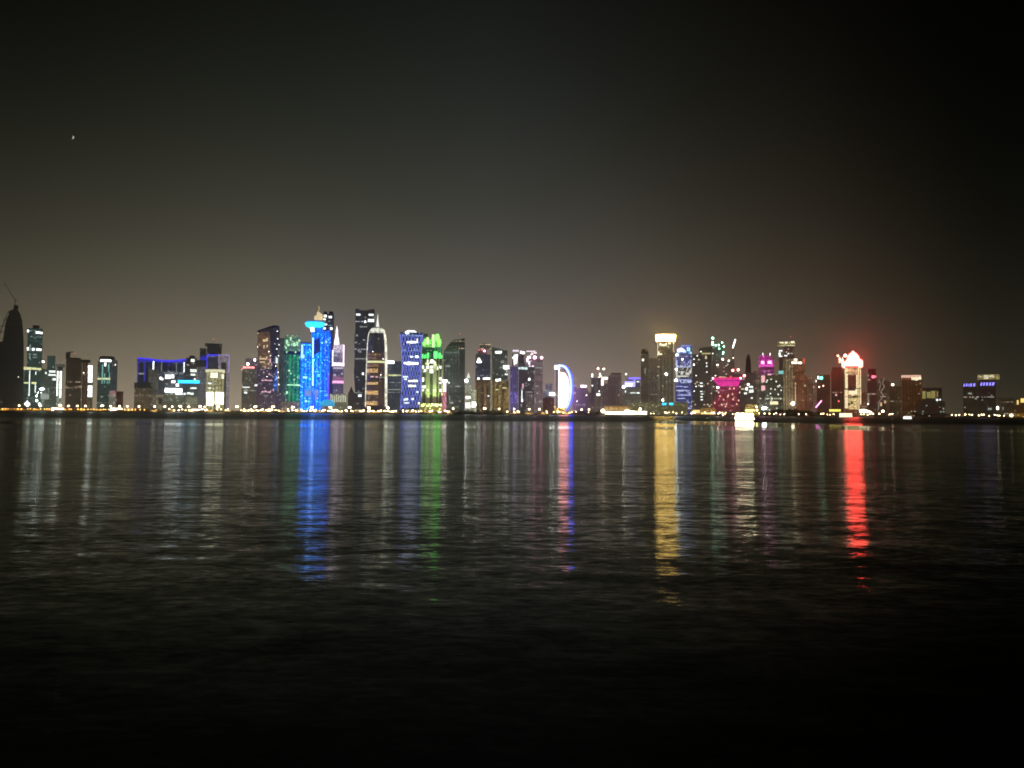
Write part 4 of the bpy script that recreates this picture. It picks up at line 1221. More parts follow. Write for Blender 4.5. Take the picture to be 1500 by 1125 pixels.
b = T('crowned_tower', 'tall tower with a dazzling cream box crown', 'tower', 975, 2066)
gw = facade('grey_olive_wall', (80, 74, 58), .015, (1, .95, .7), .5, strip=9)
b.box('wall', 962.6, 522, 986.4, None, gw, 34)
b.box('neck', 963.6, 500, 987, 521.8, facade('dim_gold_wall', (76, 68, 48), .1, (1, .9, .5), .7), 30, -1)
b.poly('crown', [(960.6, 491), (962, 489.6), (989, 490.2), (990, 491.6), (989, 499.2), (962, 499.6), (961, 497)], eCrown, 32, 1.5)
b.box('crown_base', 962, 499.7, 988.6, 501.4, gold, 31, .6)
b.wins([(962.8, 501.6, 964.2, 522), (986, 501.6, 987.2, 516)], emit('gold_edge', (1, .85, .45), .7, .3, .2, False), 'edge_light', .2)
b.wins([(979, 500, 982.6, 504.4), (985.6, 500.6, 987.4, 504), (966, 502.4, 969, 505.6), (968, 504, 976, 506.2), (963.4, 517.6, 970, 519.6), (964, 515, 966, 517), (975, 502, 977, 505)], emit('gold_window', (1, .92, .6), 1.6, .4, .4, False), dy=.3)
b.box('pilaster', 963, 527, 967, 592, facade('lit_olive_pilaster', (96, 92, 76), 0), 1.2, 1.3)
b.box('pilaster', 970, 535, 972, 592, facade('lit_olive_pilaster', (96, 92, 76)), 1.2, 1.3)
b.ball('facade_lamp', 976, 548.2, 1.4, lW, 1.6); b.ball('facade_lamp', 971, 586, 1.2, lW, 1.6)
b = T('cyan_sign', 'pair of small cyan signs near the ground under the crowned tower', 'sign', 978, 2040)
b.box('panel', 969.8, 590, 976.2, 593.4, eCyanD, .6, 0); b.box('panel', 980.4, 590, 986.4, 593.4, eCyanD, .6, 0)
b.bar('post', [(973, 593.4), (973, 602)], .3, steel); b.bar('post', [(983.4, 593.4), (983.4, 602)], .3, steel)

b = T('blue_striped_tower', 'tower striped with blue light and a white disc near its top', 'tower', 1001, 2090)
b.box('wall', 989.4, 519, 1013.4, 537.5, bband, 34)
b.box('dark_storeys', 989.8, 537.8, 1013, 553.6, facade('dark_window_storeys', (54, 52, 48), .25, (1, 1, .9), .9), 33, -.5)
b.box('lower_wall', 989.2, 553.9, 1013.6, None, bband, 34)
b.poly('top_wall', [(989.8, 518.7), (990.4, 511), (993, 508.4), (1013.2, 506.6), (1013.2, 518.7)], facade('deep_blue_top_wall', (40, 66, 165), .12, (.5, .8, 1), .9), 32, -1)
b.lathe('roof_slab', 1002, [(11, 507)], roofm, -3) if False else None
b.box('roof_edge', 998, 505.6, 1013.6, 506.4, emit('blue_roof_edge', (.2, .3, 1), .8, .3, .3, False), 30, -1)
b.wins([(1006.4, 508.6, 1008, 514.4), (1009, 509, 1010.6, 515), (1010.6, 515.6, 1013, 518.4), (1003, 513.6, 1005, 516.6)], emit('cyan_blue_window', (.4, .85, 1), 1.6, .4, .4, False), dy=.4)
for x, y, r in ((998, 512.4, 3.0), (994.4, 513.2, 2.6), (1000.6, 513.6, 2.2)):
    b.ball('white_disc', x, y, r * .9, emit('blue_white_disc', (.86, .9, 1), 4), 1, 1)
b.ball('facade_lamp', 991.4, 519.6, 1.3, lC, 1); b.ball('facade_lamp', 990.4, 541, 1.2, lC, 1); b.ball('facade_lamp', 990.2, 557, 1.7, lC, 1); b.ball('facade_lamp', 999.6, 526.2, 1.2, lS, 1)
lb = emit('pale_blue_storey', (.62, .7, 1), .8, .5, .35, False)
b.wins([(990, 537, 1013, 538.2), (990, 527, 992.4, 536), (1010.6, 527, 1012.4, 534)], lb, 'lit_storey', .7)
b.wins([(990.4, 543, 992.6, 553), (997, 543.6, 1000.4, 549), (1004, 546, 1010, 549.4), (1009, 543, 1012.6, 547), (993, 550, 1003, 552)], emit('grey_white_window', (1, 1, .92), .7, .4, .4, False), dy=.4)
b.wins([(993, 556, 1012, 557.2), (990, 565.4, 1000, 566.6), (1001, 566, 1008, 567.4), (991, 571, 1006, 572.2), (1007, 575, 1012, 576.4), (992, 578, 1012, 579.4), (1007, 558, 1012, 561), (992, 583, 1004, 584.2), (997, 560, 1006, 561.2)], lb, 'lit_storey', .7)

b = T('podium_building', 'long low pale green podium below the crowned and blue striped towers', 'building', 962, 2046)
b.box('wall', 921, 591, 1008, None, pod, 14)
b.box('roof_slab', 923, 588.6, 1006, 590.7, facade('pale_green_slab', (90, 86, 60), .05), 13, -.6)

# ---- right cluster
b = T('apartment_tower', 'dark apartment tower dotted with white rooms, right of the blue striped tower', 'tower', 1030, 2100)
b.box('wall', 1013.8, 519, 1042.6, None, dots, 34)
b.box('upper_wall', 1024, 510, 1044, 518.7, darkb, 26, -2)
b.poly('roof', [(1025, 509.7), (1036, 508), (1043.6, 508.6), (1043.6, 509.7)], roofm, 24, -3)
b.box('lit_storey', 1028, 516.8, 1041, 519, emit('gold_storey', (1, .85, .4), .5, .4, .4, False), .6, .6)
b.dots([(1027, 515), (1044, 518), (1016.6, 534), (1016.4, 526), (1035, 532), (1035, 536.4), (1035.4, 545), (1019.8, 550.2), (1019.6, 566), (1017, 573), (1050.6, 534.6), (1021.4, 521), (1014.4, 521)][:9] + [(1017, 573), (1021.4, 521)], wB, 1.5, 1.6)
b.wins([(1025.4, 560.4, 1029.4, 562), (1025.4, 564.6, 1029.6, 566.6), (1025.6, 572.6, 1029, 574), (1026.6, 576.4, 1030, 577.6), (1026, 580.6, 1029.4, 582), (1026.4, 584.6, 1029.6, 586.4)], wW)
b.ball('facade_lamp', 1016.4, 534, 1, lS, 1.2)

b = T('office_tower', 'dark tower with green white lamps strung on its roof mast', 'tower', 1058, 2190)
b.box('wall', 1043, 528, 1076, None, facade('dark_olive_wall', (50, 46, 36), .05, (1, .95, .8), 1.0, bay=4.2), 34)
b.poly('upper_wall', [(1044, 527.7), (1044, 506), (1056, 504), (1060, 512), (1060, 527.7)], facade('dark_green_upper_wall', (40, 54, 46), .03, (.8, 1, .9), .6), 24, -4)
b.box('grey_bay', 1053, 530, 1063, 562, facade('grey_brown_bay', (80, 70, 58), .02), 1, 1.1)
b.bar('roof_mast', [(1044.4, 505.8), (1044.4, 493.6)], .5, steel, -6)
for x, y, r in ((1044, 495, 2.1), (1043.8, 501, 1.6), (1043.8, 504, 1.9), (1048.6, 505.4, 1.5), (1052.8, 505, 1.3), (1058, 501.8, 1.2), (1060.2, 507.6, 1.2), (1053.6, 510.6, 1.2), (1059.6, 516, 1.2), (1059, 518.4, .9)):
    b.ball('roof_lamp', x, y, r * .75, emit('green_white_lamp', (.36, 1, .68), 14), -2)
b.bar('lamp_cable', [(1044, 505), (1049, 506.5), (1053, 505.8), (1058, 502.4)], .25, steel, -2.2)
for x, y, r in ((1058.6, 526.4, 1.8), (1067.6, 528.6, 1.4), (1051, 534.4, 1.3), (1074, 524.6, .8), (1048, 550, .8)):
    b.ball('facade_lamp', x, y, r * .75, lS, 1.6)
b = T('light_mast', 'leaning bright white bar of light above the red roof lamps', 'mast', 1075, 2240)
b.bar('light_bar', [(1073.4, 509.6), (1077.2, 497.2)], 1.5, emit('white_bar', (.96, 1, 1), 5, .2, .3), 0)
b.bar('pole', [(1073.6, 510), (1073.6, 602)], .8, steel, -2)
b = T('office_tower', 'dark brown tower with red roof lamps behind the magenta bowl roof', 'tower', 1082, 2150)
b.box('wall', 1071, 547, 1092, None, facade('dark_red_brown_wall', (54, 38, 34), .06, (1, .85, .7), .8), 30)
b.ball('roof_lamp', 1073.4, 542.4, 1.7, emit('hot_red_lamp', (1, .28, .24), 14), 0); b.ball('roof_lamp', 1081.4, 541.8, 1.7, emit('hot_red_lamp', (1, .28, .24), 14), 0)
b.bar('lamp_mast', [(1073.4, 543), (1073.4, 547)], .3, steel, 0); b.bar('lamp_mast', [(1081.4, 543), (1081.4, 547)], .3, steel, 0)
b.ball('roof_lamp', 1090.2, 550.4, 1.7, emit('hot_red_lamp', (1, .28, .24), 14), 2)
b = T('spire_tower', 'dark unlit spire rising behind the magenta bowl roofed building', 'tower', 1096, 2320)
b.box('wall', 1090, 546, 1108, None, facade('dim_umber_wall', (52, 46, 38), .01), 30)
b.poly('spire', [(1091.6, 545.7), (1092.6, 528), (1094.4, 520), (1098, 519), (1099.6, 529), (1100.4, 545.7)], roofm, 14, -8)

b = T('bowl_roof_building', 'wide building with a glowing magenta bowl shaped roof and pink walls', 'building', 1064, 2062)
b.poly('wall', [(1053, 572), (1079, 572), (1084, 602), (1040, 602), (1046, 585)], pinkw, 30)
b.poly('neck', [(1052.6, 571.7), (1053.4, 565.5), (1081.6, 565.5), (1081, 571.7)], facade('deep_pink_wall', (150, 24, 80), .05, (1, .3, .6), .8), 28, -.5)
b.poly('bowl', [(1044, 554.4), (1085.4, 554.4), (1084, 559), (1081.6, 565.2), (1053.4, 565.2), (1048, 559.4)], emit('magenta_bowl', (1.0, .035, .42), .8, .2, .1), 36, 3)
b.poly('bowl_stripe', [(1048.4, 557), (1083.6, 557), (1083.2, 558.6), (1049.6, 558.6)], facade('dark_magenta_stripe', (180, 10, 120), 0, band=0), .6, 3.7)
b.wins([(1043.6, 552.8, 1085.6, 554.2)], emit('red_bowl_rim', (1, .05, .15), 1.0, .3, .2), 'rim_light', 3.4)
b.ball('rim_lamp', 1044.4, 554, 1.1, lP, 4); b.ball('rim_lamp', 1084.8, 554, 1.1, lP, 4); b.ball('rim_lamp', 1070.4, 551.4, .9, lRd, 3)
pw = emit('salmon_window', (1, .62, .45), 1.6, .5, .4, False)
b.dots([(1051.4, 567.6), (1054.6, 580), (1066, 581), (1067, 579), (1073, 577.4), (1075, 569), (1069, 569.4), (1082, 586.6), (1060, 585.4), (1064, 592), (1057, 592.6), (1074, 585), (1083.4, 575), (1052.6, 574.6), (1047, 590), (1079, 592), (1062.8, 595.4), (1084, 566.8)], pw, 1.7, 2.2)
b.ball('facade_lamp', 1051.4, 567.4, 1.3, lW, 1)

b = T('apartment_block', 'dark block with pale lit rooms, right of the magenta bowl roof', 'building', 1096, 2120)
b.box('wall', 1085.5, 562, 1103.5, None, dots, 28)
b.wins([(1097, 565.4, 1103, 568), (1097.6, 571, 1103.6, 575), (1092, 569.6, 1095.6, 572), (1090, 575, 1094, 577.6), (1100, 582, 1102.6, 584)], wW)
b.ball('roof_lamp', 1096, 563, 1.3, lS, 1); b.ball('facade_lamp', 1093.8, 568.4, 1.1, lS, 1)
b = T('low_block', 'low gold lit block with bright lettering like band, beside the white boat', 'building', 1102, 2044)
b.box('wall', 1090, 598.5, 1111, None, facade('gold_lit_low_wall', (150, 130, 40), .3, (1, .9, .4), .8), 10)
b.box('upper_band', 1091.6, 592, 1108, 598.2, facade('gold_band_wall', (130, 96, 36), .5, (1, .8, .3), 1.2, bay=2, flo=2.4), 8, -1)
b.wins([(1092, 599.6, 1106, 603)], emit('pale_gold_front', (1, .92, .4), 1.6, .3, .3), 'lit_front', .6)
b.ball('corner_lamp', 1108.4, 596, 1.2, emit('gold_lamp', (1, .85, .35), 9), 2); b.ball('corner_lamp', 1109, 601, 1.2, emit('gold_lamp', (1, .85, .35), 9), 2)

b = T('office_block', 'plain grey block left of the tower with magenta top', 'building', 1108, 2160)
b.box('wall', 1103.8, 543.6, 1114, None, greyb, 28)
b = T('magenta_tower', 'tower with a magenta lit top, two spikes and pink panels', 'tower', 1123, 2094)
b.box('wall', 1111.6, 549, 1145.5, None, gdots, 32)
b.box('upper_wall', 1112, 538, 1134, 548.7, facade('dim_magenta_wall', (110, 40, 88), .1, (1, .5, .8), .6), 28, -1)
b.poly('crown', [(1111.4, 537.7), (1111.4, 523), (1113.4, 520.6), (1116, 520.4), (1127, 520.4), (1129, 524), (1130.6, 526), (1134, 527), (1134, 537.7)], magw, 28, -.4)
b.bar('spike', [(1117.4, 521), (1117.6, 517)], .8, eSignP, -2); b.bar('spike', [(1127.8, 521), (1128.2, 517)], .8, eSignP, -2)
b.wins([(1114.6, 528.6, 1119.6, 533), (1124.6, 528.6, 1130, 533)], emit('pink_hot_window', (1, .35, .85), 3, .3, .3), dy=.4)
b.wins([(1112.6, 534.4, 1132.8, 536.6)], emit('magenta_cornice', (1, .12, .65), .9, .3, .3), 'cornice_light', .4)
b.wins([(1115, 550, 1120.6, 559.6), (1115.2, 564.6, 1120.8, 571.6)], emit('salmon_panel', (1, .48, .5), 1.1, .35, .3), 'lit_panel')
b.wins([(1124.6, 547.4, 1130, 549.6)], wP, 'light_strip', .4)
b.box('dark_bay', 1114.6, 573, 1121, 593, dark, .6, .65)
b.dots([(1124, 557), (1129.4, 569.6), (1128.6, 576.6), (1135.4, 570.6), (1139.4, 566), (1144, 571.8), (1123, 559.4), (1137, 559), (1142, 565), (1131, 584), (1140, 578)], wW, 1.7, 1.9)
b.wins([(1128, 588, 1139.6, 592.6)], emit('pale_gold_window', (1, .9, .55), 1.1, .4, .4, False), 'lit_front', .7)
b.ball('base_lamp', 1118.6, 598, 2.2, lC, 30, .7); b.ball('base_lamp', 1121.4, 597.6, 1.6, lC, 30, .7)

b = T('flat_top_tower', 'tall tower with yellowish overhanging flat crown, behind the wide cream building', 'tower', 1153, 2180)
b.box('wall', 1148.6, 507, 1164, None, facade('brown_grey_glass', (58, 50, 40), .12, (1, .95, .8), .7), 30)
b.box('side_wall', 1141, 524, 1148.4, None, facade('dark_maroon_wall', (42, 30, 24), .02), 26, -2)
b.box('crown', 1138.8, 500, 1164.6, 506.7, facade('yellow_lit_crown', (130, 122, 66), .4, (1, .95, .6), .9, bay=3, flo=3), 34, 2)
b.wins([(1150, 500.6, 1153.4, 503), (1158.6, 500, 1163.4, 502.4), (1142, 501, 1148, 502.4)], emit('cream_crown_light', (1, .95, .7), 1.4, .3, .4, False), 'crown_light', 2.6)
b.wins([(1141, 512.6, 1146, 514.6), (1140.4, 516, 1143.6, 520.6), (1141, 520.8, 1146, 522.6), (1153.6, 517, 1156, 519), (1149, 520, 1153.4, 522)], wW, dy=.4)
b.box('balcony', 1140, 523, 1148.5, 523.8, concrete, 8, 1)
b.box('cyan_sign', 1140.4, 543, 1148, 547.6, emit('teal_sign', (.2, .75, .68), .9, .3, .3), 1, 1)
b.box('sign_shelf', 1140.2, 548.4, 1148.2, 551.4, facade('pink_grey_shelf', (130, 96, 92), 0), 1, 1)

b = T('cream_building', 'wide cream and rust floodlit building with white sign and red corner lamp', 'building', 1164, 2070)
b.box('wall', 1147.4, 525.4, 1161.5, None, cream, 34)
b.box('rust_wing', 1161.8, 526.4, 1180, None, rust, 32, -.6)
b.box('lower_wing', 1180.3, 552, 1190.6, None, facade('rust_brown_wing', (96, 66, 46), .05, (1, .75, .5), .5, strip=5), 28, -1)
b.box('end_wing', 1190.9, 562, 1196, None, facade('pale_umber_wing', (100, 78, 62), .02), 20, -2)
b.wins([(1159.4, 529.6, 1167.6, 532.8), (1163, 525.6, 1168, 528.4), (1168.6, 530, 1174.6, 533.2)], emit('cream_sign', (1, .85, .62), 2.4, .35, .4), 'sign', 1)
b.wins([(1176.4, 525.6, 1179, 530), (1177, 530.4, 1178.6, 533.4)], emit('red_corner_light', (1, .14, .06), .9, .3, .3, False), 'corner_light', 1)
b.ball('entrance_lamp', 1161.4, 591, 2.4, emit('cream_lamp', (1, .85, .55), 16), 4)
b.wins([(1164.4, 560.6, 1166, 563.4), (1164.6, 565, 1165.6, 590), (1178, 564, 1180, 566.6)], wA, 'light_strip', .6)
b.spot(1154, 598, 18, 1154, 560, 0, (1, .8, .5), 22, 70)
b.spot(1172, 598, 18, 1172, 560, 0, (1, .5, .25), 16, 70)

b = T('apartment_block', 'dim red brown block with a green roof lamp, left of red domed tower', 'building', 1206, 2098)
b.box('wall', 1196.5, 549, 1216, None, redb, 30)
b.ball('green_lamp', 1203, 553.6, 2.2, lG, 2); b.wins([(1197.4, 550.6, 1199.6, 555)], wB, dy=1); b.wins([(1194.4, 556.4, 1196.4, 559.6)], wW, dy=1)
b.ball('window_lamp', 1200, 566.6, .7, lS, 1); b.ball('window_lamp', 1206, 565, .7, lS, 1)
b = T('apartment_block', 'dim red brown taller block touching the left side of red domed tower', 'building', 1226, 2130)
b.box('wall', 1217.5, 544, 1236, None, facade('dim_maroon_wall', (58, 36, 24), .02, (1, .6, .4), .5, strip=8, base=(.012, .011, .01), rough=.9), 30)
b.box('roof_box', 1219, 538, 1233, 543.7, facade('dim_maroon_roof', (56, 38, 28), 0, base=(.012, .011, .01), rough=.9), 20, -4)
b.ball('window_lamp', 1228.6, 587.6, 1, lRd, 1); b.wins([(1223.6, 577, 1226, 580)], wP)
b = T('light_bar_sign', 'leaning magenta light bar left of the red domed tower', 'sign', 1199, 2046)
b.bar('light_bar', [(1195, 597), (1203.4, 587)], 1.1, emit('pink_magenta_bar', (1, .3, .75), 5, .2, .3), 0)
b.bar('post', [(1195, 597.4), (1195, 608)], .4, steel, -1)

b = T('domed_tower', 'brilliant red lit tower with pointed white dome and scaffold like lit columns', 'tower', 1249, 2056)
rc = emit('red_hot_crown', (1.0, .05, .042), 36, .12, .15)
tan = facade('tan_red_wall', (196, 154, 108), .25, (1, .9, .7), .3, bay=2.4, base=(.02, .02, .018), rough=.9, gs=1.6)
tcol = emit('tan_lit_column_light', (1.0, .80, .46), 1.1, .55, .45, False)
b.box('wall', 1237.4, 549, 1256.8, None, facade('maroon_recess_wall', (84, 40, 24), .05, (1, .7, .4), .6), 30)
b.box('upper_wall', 1237, 538, 1257.4, 548.7, tan, 30, .4)
b.box('lower_face', 1242.6, 572, 1256.6, 600, facade('lit_lower_face', (190, 166, 108), .35, (1, .95, .7), .7, bay=2.4, flo=3, gs=1.5), .8, .85)
b.wins([(1238, 539.5, 1241.8, 570), (1237.6, 571, 1242, 598), (1254.2, 549, 1256.6, 571)], tcol, 'lit_column', 1.8)
b.wins([(1257.4, 538, 1258.6, 602), (1259.6, 538, 1261.2, 593)], tcol, 'lit_column', 1.8)
b.box('corner_tower', 1257.8, 540, 1262, None, facade('dark_red_corner', (88, 52, 32), .1), 22, 0)
b.wins([(1240, 545, 1242, 547), (1243, 578, 1246, 582), (1249, 580, 1254, 583), (1246, 588, 1249, 592), (1242, 590, 1245, 594)], dark, 'dark_opening', 2.4)
b.wins([(1238, 536.2, 1257, 538)], emit('red_rim', (1, .05, .07), 1.6, .2, .2), 'red_cornice', 2)
b.wins([(1236, 568.6, 1262, 569.8), (1236.4, 580.8, 1262, 581.6)], concrete, 'floor_slab', 2.5)
b.lathe('drum', 1247.2, [(9.6, 536), (10.2, 533), (10, 528.8), (8.4, 527.8)], rc, 1.2, cyo=17)
b.lathe('dome', 1249.6, [(8.6, 527.6), (8.7, 524.5), (7.6, 521.5), (5, 518), (2.2, 515.4), (.8, 514), (0, 513)], rc, 0, cyo=17)
b.lathe('corner_turret', 1260.4, [(2.4, 538), (3, 534), (3.2, 529.4), (2, 527.2), (0, 526.4)], rc, 1, cyo=8, seg=16)
b.lathe('side_turret', 1234, [(1.1, 537), (1.3, 527), (0, 521.8)], emit('white_red_turret', (1, .62, .45), 3.5, .2, .2), 1, cyo=6, seg=12)
b.lathe('side_turret', 1229.8, [(1.0, 531), (1.6, 526), (0, 521.5)], emit('white_red_turret', (1, .62, .45), 3.5), 1, cyo=6, seg=12)
b.ball('turret_ball', 1238.2, 520.6, 2.6, emit('white_red_turret', (1, .62, .45), 3.5), -2); b.ball('turret_ball', 1227.2, 520.6, 1.6, emit('white_red_turret', (1, .62, .45), 3.5), -2)
b.bar('turret_post', [(1227.2, 522), (1230, 531), (1234, 537)], .5, steel, -2); b.bar('turret_post', [(1238.2, 523), (1238.2, 536)], .5, steel, -2)
b.bar('turret_arm', [(1230, 531), (1238, 537)], .5, steel, -2)
b.ball('rim_lamp', 1236.4, 537.4, 1.2, emit('hot_red_lamp', (1, .28, .24), 14), 2)
b.wins([(1243, 572.4, 1256, 577.4), (1253, 569.9, 1256, 572)], emit('cream_lit_front', (1, .9, .6), 1.1, .4, .4, False), 'lit_front', 2.2)

b = T('office_tower', 'dark red block with a pink sign, right of red domed tower', 'tower', 1277, 2120)
b.box('wall', 1270.4, 556, 1285, None, facade('dark_wine_wall', (44, 28, 22), .02, (1, .8, .7), .5, base=(.015, .013, .012), rough=.9), 30)
b.box('upper_wall', 1271.6, 540, 1283, 555.7, facade('darker_wine_wall', (36, 12, 12), 0, base=(.012, .01, .01), rough=.9), 22, -3)
b.wins([(1277, 550, 1281, 554), (1281.2, 550.6, 1283.4, 553)], emit('rose_sign', (1, .18, .3), 2.2, .3, .3), 'sign', 0)
b.wins([(1270.8, 548.4, 1272.6, 551.4), (1271, 555.4, 1275, 557)], wD, dy=1); b.wins([(1271, 576, 1272.4, 590)], wD, 'light_strip')
b.ball('facade_lamp', 1271.6, 592, .8, lS, 1)
b = T('zigzag_tower', 'grey tower with faint zigzag light tubes, between dark red block and single lamp', 'tower', 1291, 2090)
b.box('wall', 1285.3, 555, 1297.6, None, facade('olive_grey_glass', (56, 50, 38), .05, (1, .95, .8), .4, base=(.015, .014, .012), rough=.9), 26)
zz = emit('dim_tube_light', (.95, .9, .75), .28, .5, .3, False)
b.bar('zigzag_tube', [(1296, 553.6), (1292, 561), (1296, 566), (1290, 574), (1294.4, 580), (1288, 588), (1286.6, 600)], .8, zz, .9)
b.bar('zigzag_tube', [(1287.6, 556), (1290, 563), (1288, 572)], .6, zz, .9)
b.wins([(1289.4, 589.6, 1292, 595), (1295.4, 586.6, 1297.4, 591)], wA)
b.ball('base_lamp', 1293.2, 602.4, 1.6, emit('cream_lamp', (1, .85, .55), 16), 30)

b = T('apartment_block', 'dim brown low block with one white lamp on its roof corner', 'building', 1312, 2110)
b.box('wall', 1303, 566, 1320, None, facade('dim_umber_block', (58, 46, 28), .03, (1, .9, .6), .3, base=(.015, .014, .012), rough=.9), 28)
b.ball('roof_lamp', 1307.6, 563.4, 1.6, lS, 0); b.bar('lamp_mast', [(1307.6, 564), (1307.6, 566)], .4, steel, 0)
b = T('brown_tower', 'brown tower with pinkish white lit flat crown, right part of the skyline', 'tower', 1334, 2080)
b.box('wall', 1320.4, 556, 1350.4, None, facade('dim_brown_tower_wall', (66, 44, 22), .03, (1, .8, .5), .4, strip=7, base=(.015, .014, .012), rough=.9), 32)
b.box('crown', 1320, 549.4, 1349, 553, emit('pinkish_crown', (1, .62, .46), .8, .35, .2), 30, 1)
b.box('crown_base', 1321, 553.2, 1336, 555.8, facade('dull_red_brown_wall', (110, 64, 44), 0), 28, 0)
b.wins([(1335, 552.6, 1340, 556.6), (1340.2, 553, 1345, 557.4), (1345.2, 552.4, 1349.4, 556.2)], emit('cream_crown_patch', (1, .9, .6), 1.2, .25, .3), 'lit_front', 1.6)
b = T('low_block', 'dark block with a yellowish glowing window band, right of the brown tower', 'building', 1362, 2062)
b.box('wall', 1350.8, 568, 1380, None, facade('black_olive_wall', (26, 23, 14), .01, (1, 1, .8), .6), 28)
b.box('low_wall', 1342, 588, 1384, None, facade('black_green_wall', (26, 26, 18), .02, (.9, 1, .9), .6), 6, 7)
yb_ = emit('olive_yellow_window', (.72, .66, .22), .34, .4, .5, False)
b.wins([(1339.6, 573, 1343, 583), (1343.6, 573, 1350, 584), (1351, 572.6, 1356, 584), (1357.6, 574, 1363.6, 583), (1364, 572.6, 1370, 583.4), (1372, 573.4, 1374, 581.4)], yb_, 'lit_storey', .7)
b.wins([(1371.4, 584.4, 1374, 587.4), (1376, 584.6, 1378, 586.6)], wW, dy=8)
b.dots([(1340, 602.4), (1352, 602.6), (1351, 606), (1382, 598.6), (1378, 603), (1382, 603)], wD, 2, 2, dy=8)

b = T('hotel_tower', 'wide dark tower with blue rooftop letters and pale flat crown, far right', 'tower', 1436, 2066)
b.box('wall', 1410.6, 566, 1432, None, facade('near_black_brown_wall', (34, 29, 18), .02, (1, .9, .7), .5), 34)
b.box('right_wall', 1432.3, 560, 1458.6, None, facade('near_black_wall', (32, 26, 18), .03, (1, .9, .8), .4), 36, -1)
b.box('crown', 1431.6, 549, 1464, 556, facade('cream_lit_crown', (150, 136, 84), .3, (1, .95, .7), .5, bay=3, flo=3), 30, 1)
b.box('crown_neck', 1434, 556.2, 1460, 559.8, darkb, 26, -2)
b.wins([(1441, 549.6, 1448, 555.4), (1449, 549.6, 1456, 553)], emit('cream_crown_glow', (1, .92, .6), .7, .3, .2, False), 'crown_light', 1.6)


def letters(b, txt_w, x0, x1, y0, y1, mat, dy):
    """slanted strokes of unreadable letters"""
    x = x0
    for w in txt_w:
        k = (x1 - x0) / sum(txt_w)
        b.poly('letter', [(x, y1), (x + .9, y0), (x + w * k * .72, y0), (x + w * k * .72 - .6, y1)], mat, .5, dy)
        x += w * k


letters(b, (1, 1.2, .8, 1.3, 1.4), 1411, 1430, 561.6, 565.8, eViolet, -1)
letters(b, (1, 1, 1.2, 1, 1.3), 1436, 1458, 560.4, 564.8, emit('dim_violet_letter', (.24, .22, 1.0), 2.2, .4, .5), .2)
b.wins([(1418, 575, 1423.6, 577.4), (1428, 583, 1431, 585), (1447, 597.6, 1452.6, 600.6)], wD)
b = T('apartment_block', 'dim low brown block between dark wide tower and yellow lit one at right edge', 'building', 1474, 2100)
b.box('wall', 1462, 583, 1486, None, facade('dim_umber_low_wall', (44, 33, 18), .04, (1, .8, .5), .4), 28)
b.ball('roof_lamp', 1461.4, 597.6, 1.5, lS, 30, 1.6)
b = T('low_block', 'low block with yellow lit upper storey, cut by the right edge of the photo', 'building', 1500, 2060)
b.box('wall', 1486, 593, 1520, None, facade('brown_dim_wall', (60, 38, 14), .05, (1, .7, .3), .5), 26)
b.box('upper_wall', 1488.6, 583, 1520, 592.7, facade('umber_upper_wall', (56, 40, 16), .0), 22, -1)
b.wins([(1489.6, 586, 1492, 592.4), (1495, 583.6, 1502, 589.6), (1503, 583.6, 1510, 589.6)], emit('yellow_lit_storey', (1, .72, .2), 1.3, .3, .3), 'lit_storey', 0)
b.box('canopy', 1476, 606, 1520, 611, facade('golden_canopy', (130, 92, 30), .3, (1, .8, .3), .8), 5, 12)
b.box('canopy_leg', 1477, 611.2, 1478, None, steel, 1, 11); b.box('canopy_leg', 1497, 611.2, 1498, None, steel, 1, 11)
b.ball('canopy_lamp', 1481.4, 608.6, 2, emit('gold_lamp', (1, .85, .35), 9), 14)

for nm_, x, y0, y1, D_, red in (('tall dark tower behind the bullet shaped tower', 536, 454.6, 446, 2200, 0), ('slanted tower', 674, 497, 489, 2140, 1), ('dark slim tower', 944.6, 510.4, 503, 2106, 0),
                               ('flat crowned tower', 1158, 500, 493, 2190, 1), ('dark brown left pair block', 110, 524, 518, 2075, 1), ('wide dark flat topped tower', 313, 503, 497, 2320, 1)):
    b = T('roof_mast', 'thin rooftop mast standing on the ' + nm_, 'mast', x, D_, z=W(x, y0, D_).z)
    b.bar('pole', [(x, y0 + .4), (x, y1)], .3, steel, -6)
    if red:
        b.ball('warning_lamp', x, y1, .45, emit('warning_lamp_light', (1, .08, .05), 4), -6)

# distant low towers filling the gaps
for x0, x1, y, lab, mt in ((62, 84, 551, 'faint far block seen between teal tower and white strip block', grey),
                           (848, 866, 575, 'faint mauve far block between half moon tower and red lamped tower', purp),
                           (1261, 1271, 573, 'faint brown far block just right of the red domed tower', facade('far_brown_wall', (70, 46, 26), .04, (1, .8, .5), .4)),
                           (1296, 1304, 560, 'faint olive far block behind the zigzag tower', facade('far_olive_wall', (52, 44, 26), .03, (1, .9, .6), .4)),
                           (795, 812, 583, 'faint red lit far block left of the half moon tower base', redb)):
    b = T('low_block', lab, 'building', (x0 + x1) / 2, 2380 if y < 580 else 2045)
    b.box('wall', x0, y, x1, None, mt, 26 if y < 580 else 10)
    b.box('roof_box', x0 + 3, y - 2, x1 - 3, y - .3, roofm, 8, -3)

